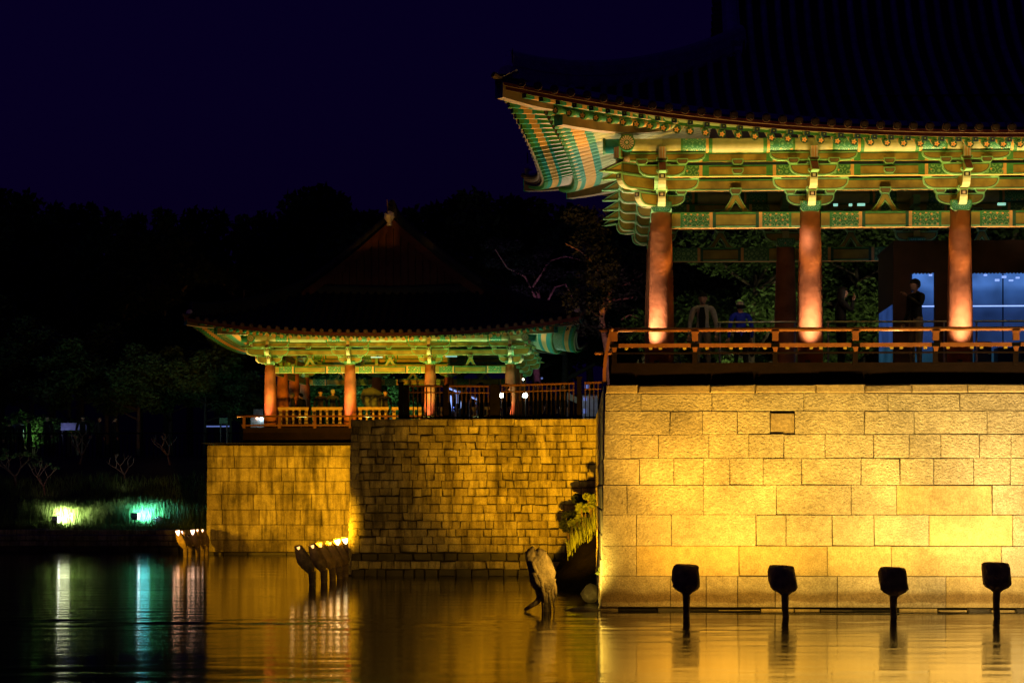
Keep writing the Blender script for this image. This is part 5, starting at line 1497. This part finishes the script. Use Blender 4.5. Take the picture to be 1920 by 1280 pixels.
def lamp(px, py, Y, r_, mat, label, power, c_, gz=3.9):
    x_, z_ = P(px, py, Y); t_ = thing('path_lamp', (x_, Y, gz), label, 'lamp', 'lamps behind the fence')
    MB().tube([(x_, Y, gz), (x_, Y, z_-r_)], .03, 8, 'black_metal').build('pole', t_)
    bm = bmesh.new(); bmesh.ops.create_uvsphere(bm, u_segments=14, v_segments=9, radius=r_); me = bpy.data.meshes.new('globe'); bm.to_mesh(me); bm.free(); me.materials.append(MATS[mat])
    inst(me, 'globe', t_, T(x_, Y, z_))
    if power: point('globe_light', (x_, Y-r_-.05, z_), power*.4, c_, .05)
lamp(923, 743.5, 63, .035, 'glow_cool', 'small cool white lamp at the left of the two bright lamps', 4, (.7, .85, 1))
lamp(941, 741, 64, .075, 'glow_white', 'bright round lamp behind the fence post, left of the pink columns', 25, (1, 1, .7))
lamp(984.5, 741, 64, .08, 'glow_white', 'bright round lamp behind the fence, right of the pink columns', 25, (1, 1, .7))
lamp(981, 711, 80, .035, 'glow_white', 'tiny high white lamp right of the far pavilion columns', 2, (1, 1, .9))
lamp(1016, 709, 95, .05, 'sign_blue', 'faint bluish lamp in the dark right of the far pavilion', 0, (1, 1, 1))
# tent like pale roofs beyond
tn = thing('tent', (P(1075, 750, 70)[0], 70, 3.93), 'pale canopy tent behind the right end of the fence', 'tent')
a, b_, c, d = P(1064, 735, 70), P(1085, 746, 70), P(1085, 757, 70), P(1062, 748, 70)
MB().add([(a[0],70,a[1]),(b_[0],70,b_[1]),(c[0],70,c[1]),(d[0],70,d[1]),(a[0],71.5,a[1]),(b_[0],71.5,b_[1])], [(0,1,2,3),(0,4,5,1)], 'umbrella_cloth').build('canopy', tn)
for q in (a, b_): MB().tube([(q[0], 70.1, 3.9), (q[0], 70.1, q[1]-.02)], .025, 6, 'steel').build('pole', tn)
point('tent_light', (a[0]+.2, 69.4, a[1]-.1), 2.5, (.8, 1, .9))
vn = thing('kiosk', (P(1100, 745, 72)[0], 72, 3.93), 'small kiosk with pale blue lit windows behind the fence next to the big wall', 'kiosk')
for q in ((1096, 1102, 721, 728), (1103.5, 1106, 721, 728), (1094, 1100, 745, 751), (1094, 1099, 766, 775)):
    xa_, za_ = P(q[0], q[2], 72); xb_, zb2 = P(q[1], q[3], 72); MB().box(xa_, xb_, 71.97, 72, zb2, za_, 'sign_blue').build('window', vn)
xa_, xb_ = P(1092, 0, 72)[0], P(1122, 0, 72)[0]; MB().box(xa_, xb_, 72.01, 74, 3.93, P(1100, 742, 72)[1], 'van_paint').build('cabin', vn)
MB().add([(xa_-.1, 71.9, P(1100, 742, 72)[1]), (xb_+.1, 71.9, P(1100, 742, 72)[1]), ((xa_+xb_)/2+.2, 72.8, P(1100, 736, 72)[1]), ((xa_+xb_)/2-.2, 72.8, P(1100, 736, 72)[1])], [(0,1,2,3)], 'van_paint').build('roof', vn)
point('kiosk_light', (xa_+.1, 71.2, 5.2), 2.5, (.5, .65, 1))
# left bank: fence, banner boards, parked van with tail lights
fb = thing('fence', (-27, 91, 4), 'long low dark fence along the left bank path', 'fence')
gz = 3.75
mb = MB(); mb.tube([(-37, 91, gz+.95), (-16, 91, gz+.95)], .03, 6, 'fence_wood'); mb.build('top_rail', fb)
pk = MB().box(-.02, .02, -.02, .02, 0, .93, 'fence_wood').mesh('picket')
for i in range(110): inst(pk, 'picket', fb, T(-36.8+.19*i, 91, gz-.1))
def board(px0, px1, py0, py1, Y, label, mat='sign_blue', glow=True):
    xa_, za_ = P(px0, py0, Y); xb_, zb2 = P(px1, py1, Y); t_ = thing('banner_board', ((xa_+xb_)/2, Y, gz), label, 'board')
    MB().box(xa_, xb_, Y, Y+.05, zb2, za_, mat).build('panel', t_)
    for xx in (xa_+.05, xb_-.05): MB().box(xx-.03, xx+.03, Y+.051, Y+.10, gz-.1, za_, 'black_metal').build('leg', t_)
plain('board_grey', (.20, .20, .30), .7)
board(114, 162, 792.5, 806, 93.5, 'dim bluish grey board behind the left bank fence', 'board_grey')
board(23, 45, 795, 808, 93.5, 'small dim board at the far left behind the bank fence', 'board_grey')
board(471-60, 427, 783, 794, 90, 'dull teal sign left of the far pavilion deck', 'paint_deep_green')
spot('board_light', (P(120, 806, 93.2)[0], 92.8, P(120, 812, 93.2)[1]), (P(130, 0, 94)[0], 94, P(120, 798, 94)[1]), 12, (.45, .5, 1), 120)
spot('board_light', (P(170, 806, 92.2)[0], 92.2, P(170, 812, 92.2)[1]), (P(175, 0, 94)[0], 94, P(170, 800, 94)[1]), 6, (.45, .5, 1), 120)
tl = thing('tube_light', (P(400, 799, 92)[0], 92, 3.7), 'short horizontal cool tube light in the dark left of the far pavilion', 'light')
xa_, za_ = P(387, 799, 92); xb_, _ = P(430, 799, 92)
MB().tube([(xa_, 92, za_), (xb_, 92, za_)], .03, 6, 'sign_blue').build('tube', tl); MB().box(xb_-.05, xb_, 92, 92.05, 3.7, za_, 'black_metal').build('stand', tl)
vt = thing('parked_van', (P(483, 790, 90)[0], 90, 3.75), 'parked vehicle mostly hidden left of the far deck with white and red lights', 'van')
xa_, za_ = P(470, 776, 90); xb_, zb2 = P(497, 800, 90)
mb = MB(); mb.box(xa_, xb_, 90, 91.6, 4.2, 5.35, 'van_paint'); mb.box(xa_+.1, xb_-.1, 90.1, 91.5, 5.35, 5.7, 'black_metal'); mb.build('body', vt)
for xx in (xa_+.12, xb_-.12): MB().tube([(xx, 90.0, 4.1), (xx, 90.25, 4.1)], .3, 14, 'black_metal').build('wheel', vt)
x_, z_ = P(490, 785, 89.95); MB().tube([(x_, 89.9, z_), (x_, 89.99, z_)], .06, 10, 'glow_cool').build('headlight', vt)
x_, z_ = P(482, 784, 89.95); MB().tube([(x_, 89.9, z_), (x_, 89.99, z_)], .05, 10, 'glow_pinkish').build('headlight', vt)
x_, z_ = P(480, 780, 89.95); MB().tube([(x_, 89.9, z_), (x_, 89.99, z_)], .03, 8, 'tail_red').build('tail_light', vt)

# ================================================================ plants
def leaf_cloud(name, blobs, n, size, mat, seed, flat=.6):
    rnd = random.Random(seed); vs = []; fs = []
    tot = sum(b_[3]**2 for b_ in blobs)
    for (bx, by, bz, br) in blobs:
        m_ = int(n*br*br/tot)
        for _ in range(m_):
            d = Vector((rnd.gauss(0,1), rnd.gauss(0,1), rnd.gauss(0,1))).normalized() * br * (rnd.random()**.45)
            c = Vector((bx+d.x, by+d.y, bz+d.z*flat)); u = Vector((rnd.uniform(-1,1), rnd.uniform(-1,1), rnd.uniform(-.6,.6))).normalized(); w_ = u.orthogonal().normalized()
            w_ = (Matrix.Rotation(rnd.uniform(0, 6.28), 3, u) @ w_)
            s_ = size*rnd.uniform(.6, 1.3); o = len(vs)
            vs += [tuple(c-u*s_), tuple(c-w_*s_*.5), tuple(c+u*s_), tuple(c+w_*s_*.5)]; fs.append((o, o+1, o+2, o+3))
    me = bpy.data.meshes.new(name); me.from_pydata(vs, [], fs); me.materials.append(MATS[mat]); return me
def tree_meshes(seed, h, spread, leaf, size, nleaf, lmat, bmat='bark'):
    rnd = random.Random(seed); tr_ = MB(); blobs = []
    bend = rnd.uniform(-.06, .06)*h
    pts = [(bend*(i/6)**2, 0, h*.72*i/6) for i in range(7)]
    tr_.tube(pts, [h*.028*(1-.75*i/6) for i in range(7)], 8, bmat)
    for i in range(11):
        t_ = rnd.uniform(.35, 1.0); p0 = Vector((bend*t_*t_, 0, h*.72*t_)); q = i*2.4 + rnd.uniform(-.4, .4)
        L = spread*rnd.uniform(.5, 1.0)*(1.25-t_*.6)
        p1 = p0 + Vector((math.cos(q)*L*.55, math.sin(q)*L*.55, h*.07)); p2 = p0 + Vector((math.cos(q)*L, math.sin(q)*L, h*.13+rnd.uniform(-.2, .6)))
        tr_.tube([p0, p1, p2], [h*.012*(1.3-t_), h*.008, h*.003], 6, bmat)
        blobs += [(p2.x, p2.y, p2.z, spread*rnd.uniform(.26, .42)), (p1.x, p1.y, p1.z+h*.05, spread*rnd.uniform(.2, .34))]
    blobs.append((bend, 0, h*.88, spread*.4)); blobs.append((bend*.8, .2, h*.98, spread*.24))
    return tr_.mesh('trunk', True), leaf_cloud('crown', blobs, nleaf, size, lmat, seed)
def tree(me, x, y, z, s, rz, label, group, name='tree', sx=None):
    t_ = thing(name, (x, y, z), label, 'tree', group, rz); M0 = ORG[t_.name] @ Matrix.Diagonal((s*(sx or 1), s*(sx or 1), s, 1))
    inst(me[0], 'trunk', t_, M0); inst(me[1], 'crown', t_, M0); return t_
TV = [tree_meshes(100+i, 12, 4.6, None, .24, 9000, 'leaf_dark') for i in range(3)]
sky_pts = [(-40, 355), (0, 362), (45, 372), (95, 392), (150, 392), (215, 404), (262, 412), (312, 402), (355, 400), (408, 402), (455, 412), (502, 408), (545, 372), (590, 360), (628, 368), (668, 404), (715, 408), (765, 400), (815, 390), (862, 374), (905, 368), (955, 380), (1005, 384), (1060, 392), (1110, 400), (1170, 405)]
for i, (px, py) in enumerate(sky_pts):
    Y = 118 + (i*37 % 23); x, z = P(px, py, Y); g0 = 3.8; s = (z - g0)/12.1
    lb = 'black treetop against the navy sky, %s in the tree line counted from the left' % ['first', 'second', 'third', 'fourth', 'fifth', 'sixth', 'seventh', 'eighth', 'ninth', 'tenth', 'eleventh', 'twelfth', 'thirteenth', 'fourteenth', 'fifteenth', 'sixteenth', 'seventeenth', 'eighteenth', 'nineteenth', 'twentieth', 'twenty first', 'twenty second', 'twenty third', 'twenty fourth', 'twenty fifth', 'twenty sixth'][i]
    tree(TV[i % 3], x, Y, g0, s, i*1.3, lb, 'dark trees along the skyline', sx=.62 if 250 < px < 520 else .8)
for i, (px, py) in enumerate(((1235, 420), (1300, 405), (1365, 420), (1435, 410), (1510, 420), (1590, 410), (1670, 420), (1760, 410), (1850, 420), (1940, 400))):
    Y = 108 + (i*29 % 17); x, z = P(px, py, Y); s = (z - 3.8)/12.1
    tree(TV[i % 3], x, Y, 3.8, s, i*2.3, 'tall dark tree far behind the large pavilion, %s to the right of the corner column' % ['first', 'second', 'third', 'fourth', 'fifth', 'sixth', 'seventh', 'eighth', 'ninth', 'tenth'][i], 'dark trees behind the large pavilion')
# lower dark wood in front of the skyline trees
TW = tree_meshes(120, 8, 3.8, None, .16, 9000, 'leaf_green')
wood = [(-15, 560, 108), (60, 600, 104), (130, 640, 100), (200, 610, 106), (260, 650, 99), (320, 655, 100), (385, 660, 97), (430, 600, 103), (470, 700, 96), (545, 700, 100), (600, 690, 101), (660, 600, 104), (720, 700, 97), (760, 690, 99)]
for i, (px, py, Y) in enumerate(wood):
    x, z = P(px, py, Y); g0 = 3.8
    tree(TW, x, Y, g0, (z-g0)/8.1, i*2.1, 'dim green tree of the lower wood, %s from the left' % ['first', 'second', 'third', 'fourth', 'fifth', 'sixth', 'seventh', 'eighth', 'ninth', 'tenth', 'eleventh', 'twelfth', 'thirteenth', 'fourteenth', 'fifteenth', 'sixteenth'][i], 'dim trees behind the far pavilion')
spot('garden_light', (P(330, 0, 92)[0], 91.0, 4.2), (P(350, 0, 98)[0], 98, 7), 20, (.35, 1, .62), 110, 1.0, .2)
spot('garden_light', (P(120, 0, 94)[0], 94.5, 4.2), (P(130, 0, 100)[0], 101, 8), 5, (.4, .9, .7), 120, 1.0, .2)
spot('garden_light', (P(705, 0, 94)[0], 92.5, 4.2), (P(722, 0, 97)[0], 97, 7.5), 900, (.40, 1, .62), 80, 1.0, .2)
spot('garden_light', (P(590, 0, 94)[0], 94.5, 4.2), (P(600, 0, 100)[0], 100, 7.5), 180, (.30, 1, .62), 100, 1.0, .2)
# green shrub on the left bank and other bushes
def bush(px, py, Y, w_, h_, label, mat, n=2600, size=.07, seed=1, g0=None, name='bush'):
    x, z = P(px, py, Y); g_ = ground_h(x, Y) if g0 is None else g0; rnd = random.Random(seed)
    blobs = [(rnd.uniform(-.5, .5)*w_, rnd.uniform(-.3, .3)*w_, h_*rnd.uniform(.45, .8), w_*rnd.uniform(.25, .4)) for _ in range(8)]
    t_ = thing(name, (x, Y, g_), label, 'bush'); mb = MB()
    for b_ in blobs[:5]: mb.tube([(0,0,-.1), (b_[0]*.5, b_[1]*.5, b_[2]*.5), (b_[0], b_[1], b_[2])], [.04, .025, .01], 5, 'bark')
    inst(mb.mesh('stems'), 'stems', t_, ORG[t_.name]); inst(leaf_cloud('leaves', blobs, n, size, mat, seed, .7), 'leaves', t_, ORG[t_.name]); return t_
bush(63, 790, 95, 1.9, 1.9, 'rounded green bush lit on the left bank behind the fence', 'leaf_green', 3500, .09, 5)
bush(150, 780, 96, 1.1, 2.2, 'thin pale leaved shrub behind the bluish board', 'leaf_green', 900, .08, 6)
spot('bush_light', (P(45, 0, 93)[0], 93.3, 4.6), (P(63, 0, 95)[0], 95, 5.2), 60, (.5, 1, .45), 110, 1.0, .1)
# trees lit behind the large pavilion
TG = tree_meshes(140, 7, 3.2, None, .085, 16000, 'leaf_green')
tree(TG, P(1405, 0, 57)[0], 57, 3.6, .86, .4, 'broad green tree dimly lit behind the white jacket man', None)
tree(TG, P(1618, 0, 58)[0], 58, 3.6, .92, 2.4, 'green tree with pale forked trunk behind the long haired woman', None)
tree(TG, P(1345, 0, 63)[0], 63, 3.6, .62, 4.4, 'dark leafy tree just right of the corner column', None)
tree(TG, P(1880, 0, 60)[0], 60, 3.6, 1.1, 1.4, 'dark tree far right behind the blue lit room', None)
bush(1405, 640, 53, 1.0, 1.7, 'low bright green shrub between the two people at left inside the pavilion view', 'leaf_green', 3500, .05, 8, 4.0)
bush(1635, 640, 53, .9, 1.6, 'low bright green shrub beside the dark boxed room', 'leaf_green', 3500, .05, 9, 4.0)
spot('tree_light', (P(1400, 0, 50)[0], 50.0, 4.2), (P(1405, 0, 56)[0], 56, 6.2), 380, (.95, 1, .45), 100, 1.0, .1)
spot('tree_light', (P(1640, 0, 50)[0], 50.0, 4.2), (P(1618, 0, 56)[0], 56, 6.2), 380, (.95, 1, .45), 100, 1.0, .1)
# old pine with bare twisting boughs, lit faint purple
pr_ = random.Random(77)
def pine(label, segs_, Y, group=None, seed=1, needle=True):
    rnd = random.Random(seed); a0 = P(*segs_[0][0], Y); t_ = thing('pine_tree', (a0[0], Y, 3.9), label, 'tree', group); mb = MB(); blobs = []
    for pts, r0 in [(s_[:-1], s_[-1]) if not isinstance(s_[-1], tuple) else (s_, .12) for s_ in segs_]:
        w_ = [(P(px, py, Y)[0], Y + rnd.uniform(-.5, .5), P(px, py, Y)[1]) for px, py in pts]
        mb.tube(w_, [lerp(r0, r0*.35, i/(len(w_)-1)) for i in range(len(w_))], 7, 'bark_pine')
        for i in range(1, len(w_)):
            for _ in range(2): blobs.append((w_[i][0]+rnd.uniform(-.7, .7), w_[i][1]+rnd.uniform(-.6, .6), w_[i][2]+rnd.uniform(.2, .8), rnd.uniform(.4, .8)))
    mb.build('trunk', t_, smooth=True)
    inst(leaf_cloud('needles', blobs, 5200, .07, 'leaf_pine', seed, .45), 'needles', t_)
    return t_
pine('old pine with pinkish twisting branches between the two pavilions', [((1150, 760), (1140, 660), (1128, 600), (1135, 560), .16), ((1130, 610), (1125, 575), (1150, 562), (1185, 560), (1190, 550), (1165, 530), .055),
     ((1128, 600), (1112, 585), (1100, 570), .04), ((1135, 580), (1145, 545), (1175, 535), (1205, 515), .05), ((1165, 600), (1180, 592), (1200, 597), .035), ((1140, 560), (1120, 500), (1090, 470), (1060, 455), .05)], 66, seed=4)
pine('darker pine with purple lit boughs above the right end of the far roof', [((1010, 740), (1000, 640), (1010, 560), (1000, 500), .16), ((1010, 600), (1040, 540), (1060, 530), (1075, 560), .06), ((1005, 560), (985, 520), (950, 500), (930, 470), .06), ((1000, 540), (1030, 490), (1060, 480), (1090, 486), .05)], 92, seed=5)
spot('pine_light', (P(1150, 0, 62)[0], 60.0, 4.3), (P(1145, 0, 66)[0], 66, 8.2), 260, (1, .42, .50), 70, 1.0, .1)
spot('pine_light', (P(1010, 0, 88)[0], 87.0, 6.0), (P(1030, 0, 92)[0], 92, 10.5), 330, (.75, .38, 1), 80, 1.0, .1)
# pruned bare shrubs on the bank
def bare_shrub(px, py, Y, s, label, seed, leaves=0, sprd=1.0):
    x, z = P(px, py, Y); g_ = ground_h(x, Y); rnd = random.Random(seed); t_ = thing('bare_shrub', (x, Y, g_), label, 'shrub', 'pruned shrubs on the left bank')
    mb = MB(); h0 = max(.15, z - g_ - .35)*1.0; tips = []
    def br(p, d, L, r_, lev):
        n_ = 4; pts = [p]; q = p
        for i in range(n_):
            d = (d + Vector((rnd.uniform(-.22, .22), rnd.uniform(-.22, .22), .10))).normalized(); q = q + d*L/n_; pts.append(q)
        mb.tube(pts, [r_*(1-.35*i/n_) for i in range(n_+1)], 6, 'bark_shrub')
        if lev < 3:
            for k_ in range(2 if lev else 3):
                a = rnd.uniform(0, 6.28); a = (0 if (k_ % 2) else math.pi) + rnd.uniform(-.7, .7) if lev < 2 else a; dd = (d*.75 + Vector((math.cos(a), math.sin(a)*.6, rnd.uniform(-.05, .45)))*.95).normalized(); br(q, dd, L*rnd.uniform(.75, 1.15 if lev == 0 else .85), r_*.62, lev+1)
        else: tips.append(q)
    br(Vector((0, 0, -.1)), Vector((0, 0, 1)), .42*s, .05*s, 0)
    inst(mb.mesh('branches', True), 'branches', t_, ORG[t_.name])
    if leaves: inst(leaf_cloud('leaves', [(q.x, q.y, q.z, .16) for q in tips], leaves, .05, 'leaf_green', seed), 'leaves', t_, ORG[t_.name])
bare_shrub(85, 920, 84.6, 1.15, 'bare forked shrub with reddish branches above the left white lamp', 3, 120)
bare_shrub(237, 905, 86.0, 1.1, 'pale bare forked shrub above the teal lit grass', 8, 0)
bare_shrub(150, 878, 89, 1.1, 'dim bare shrub halfway up the bank between the two lamps', 5, 0)
bare_shrub(318, 872, 89, 1.15, 'very dark bare shrub on the bank left of the far wall', 9, 0)
bare_shrub(30, 905, 85.5, 1.3, 'leafy dark shrub at the left edge of the bank', 12, 600)
spot('shrub_fill', (P(85, 0, 83)[0], 82.4, 2.2), (P(88, 0, 85)[0], 84.8, 3.2), 16, (1, .62, .5), 80, 1.0, .1)  # unseen spots added to brighten and tint the bare shrubs
spot('shrub_fill', (P(237, 0, 84)[0], 83.6, 2.4), (P(237, 0, 86)[0], 86.2, 3.4), 12, (1, .9, .75), 80, 1.0, .1)
# grass on the bank
def blades(name, pts, hmin, hmax, w_, mat, seed, lean=.35):
    rnd = random.Random(seed); vs = []; fs = []
    for (x, y, z) in pts:
        h_ = rnd.uniform(hmin, hmax); a = rnd.uniform(0, 6.28); dx, dy = math.cos(a)*w_, math.sin(a)*w_; lx, ly = rnd.gauss(0, lean)*h_, rnd.gauss(0, lean)*h_; o = len(vs)
        vs += [(x-dx, y-dy, z), (x+dx, y+dy, z), (x+lx*.4+dx*.7, y+ly*.4+dy*.7, z+h_*.6), (x+lx*.4-dx*.7, y+ly*.4-dy*.7, z+h_*.6), (x+lx, y+ly, z+h_)]
        fs += [(o, o+1, o+2, o+3), (o+3, o+2, o+4)]
    me = bpy.data.meshes.new(name); me.from_pydata(vs, [], fs); me.materials.append(MATS[mat]); return me
rg_ = random.Random(5); pts = []
for _ in range(26000):
    x = rg_.uniform(-34, -14.5); y = 77.7 + 9*rg_.random()**1.5; pts.append((x, y, ground_h(x, y)-.03))
inst(blades('bank_grass', pts, .16, .42, .014, 'grass_blade', 6), 'bank_grass', None, None, kind='stuff', label='grass growing on the left bank')
pts = []
for cx_, n_, wd in ((P(115, 0, 79.3)[0], 3600, 1.5), (P(262, 0, 79.3)[0], 3200, 1.25), (P(185, 0, 79.6)[0], 1800, 1.3), (P(330, 0, 80)[0], 1200, 1.3)):
    for _ in range(n_):
        x = min(-14.5, rg_.gauss(cx_, wd*.6)); y = rg_.uniform(78.7, 80.8); pts.append((x, y, ground_h(x, y)-.03))
inst(blades('tall_grass', pts, .35, .95, .012, 'grass_blade', 7, .16), 'tall_grass', None, None, kind='stuff', label='tall seeding grass around the two bank lamps')
def bank_lamp(px, py, label, glow, c_, power):
    Y = 78.1; x, z = P(px, py, Y); g_ = ground_h(x, Y)
    t_ = thing('garden_floodlight', (x, Y, g_), label, 'floodlight')
    MB().box(x-.11, x+.11, Y-.07, Y+.07, z-.12, z+.14, 'black_metal').build('housing', t_)
    MB().tube([(x, Y, g_-.1), (x, Y, z-.12)], .03, 8, 'black_metal').build('stake', t_)
    mb = MB().box(x+.115, x+.16, Y-.06, Y+.06, z-.10, z+.12, 'lens_yellow' if glow == 'glow_white' else 'lens_teal'); mb.build('lens', t_)
    mb = MB().box(x-.09, x+.05, Y-.077, Y-.072, z-.02, z+.10, 'board_grey'); mb.build('visor', t_)
    point('bank_lamp_light', (x+.30, Y+.02, z+.16), power*.045, c_, .25)
    spot('bank_lamp_beam', (x+.2, Y+.2, z+.1), (x+.5, 81.0, g_+1.2), power*6, c_, 140, 1.0, .06)
bank_lamp(103, 974, 'small black floodlight on the left bank lighting grass yellow green', 'glow_white', (.98, 1, .60), 190)
bank_lamp(253, 968, 'small black floodlight on the left bank lighting grass teal', 'glow_cool', (.16, .80, 1), 180)
bush(292, 968, 78.6, .32, .45, 'small pale leaved plant right of the teal lamp', 'plaster_white', 260, .05, 15, name='small_plant')
# grass and plants on the soil bank against the bright wall
pts = []
for _ in range(800):
    x = rg_.uniform(-1.1, -.38); y = rg_.uniform(49.0, 53.2); pts.append((x, y, bank_h(x, y)-.02))
inst(blades('tuft_grass', pts, .08, .5, .006, 'grass_yellow', 9, .2), 'tuft_grass', None, None, kind='stuff', label='yellow lit grass on the soil bank against the wall')
for i, (px, py, w_, h_, lb) in enumerate(((1112, 925, .32, .62, 'leafy yellow lit weed highest against the bright wall flank'), (1096, 945, .3, .55, 'round leaved weed in the middle of the soil bank'), (1078, 975, .28, .5, 'low dark leaved weed at the left of the soil bank'))):
    x, z = P(px, py, 51+i*.5); yb_ = 51+i*.5
    bush(px, py, yb_, w_*1.1, z-bank_h(x, yb_)+.15, lb, 'grass_yellow', 700, .045, 20+i, bank_h(x, yb_), 'weed')
for i, (px, py, w_, lb) in enumerate(((1090, 905, .5, 'dark leafy bush hanging against the wall top right above the soil bank'), (1070, 955, .42, 'dark tangled bush on the crest of the soil bank'))):
    x, z = P(px, py, 52.6); bush(px, py, 52.6, w_, z-bank_h(x, 52.6)+.1, lb, 'leaf_dark', 1500, .05, 50+i, bank_h(x, 52.6))
x_, z_ = P(1128, 1075, 39.6); bush(1127, 1072, 39.5, .13, .30, 'small tuft growing from a joint at the wall corner', 'grass_yellow', 120, .05, 33, z_-.15, 'weed')
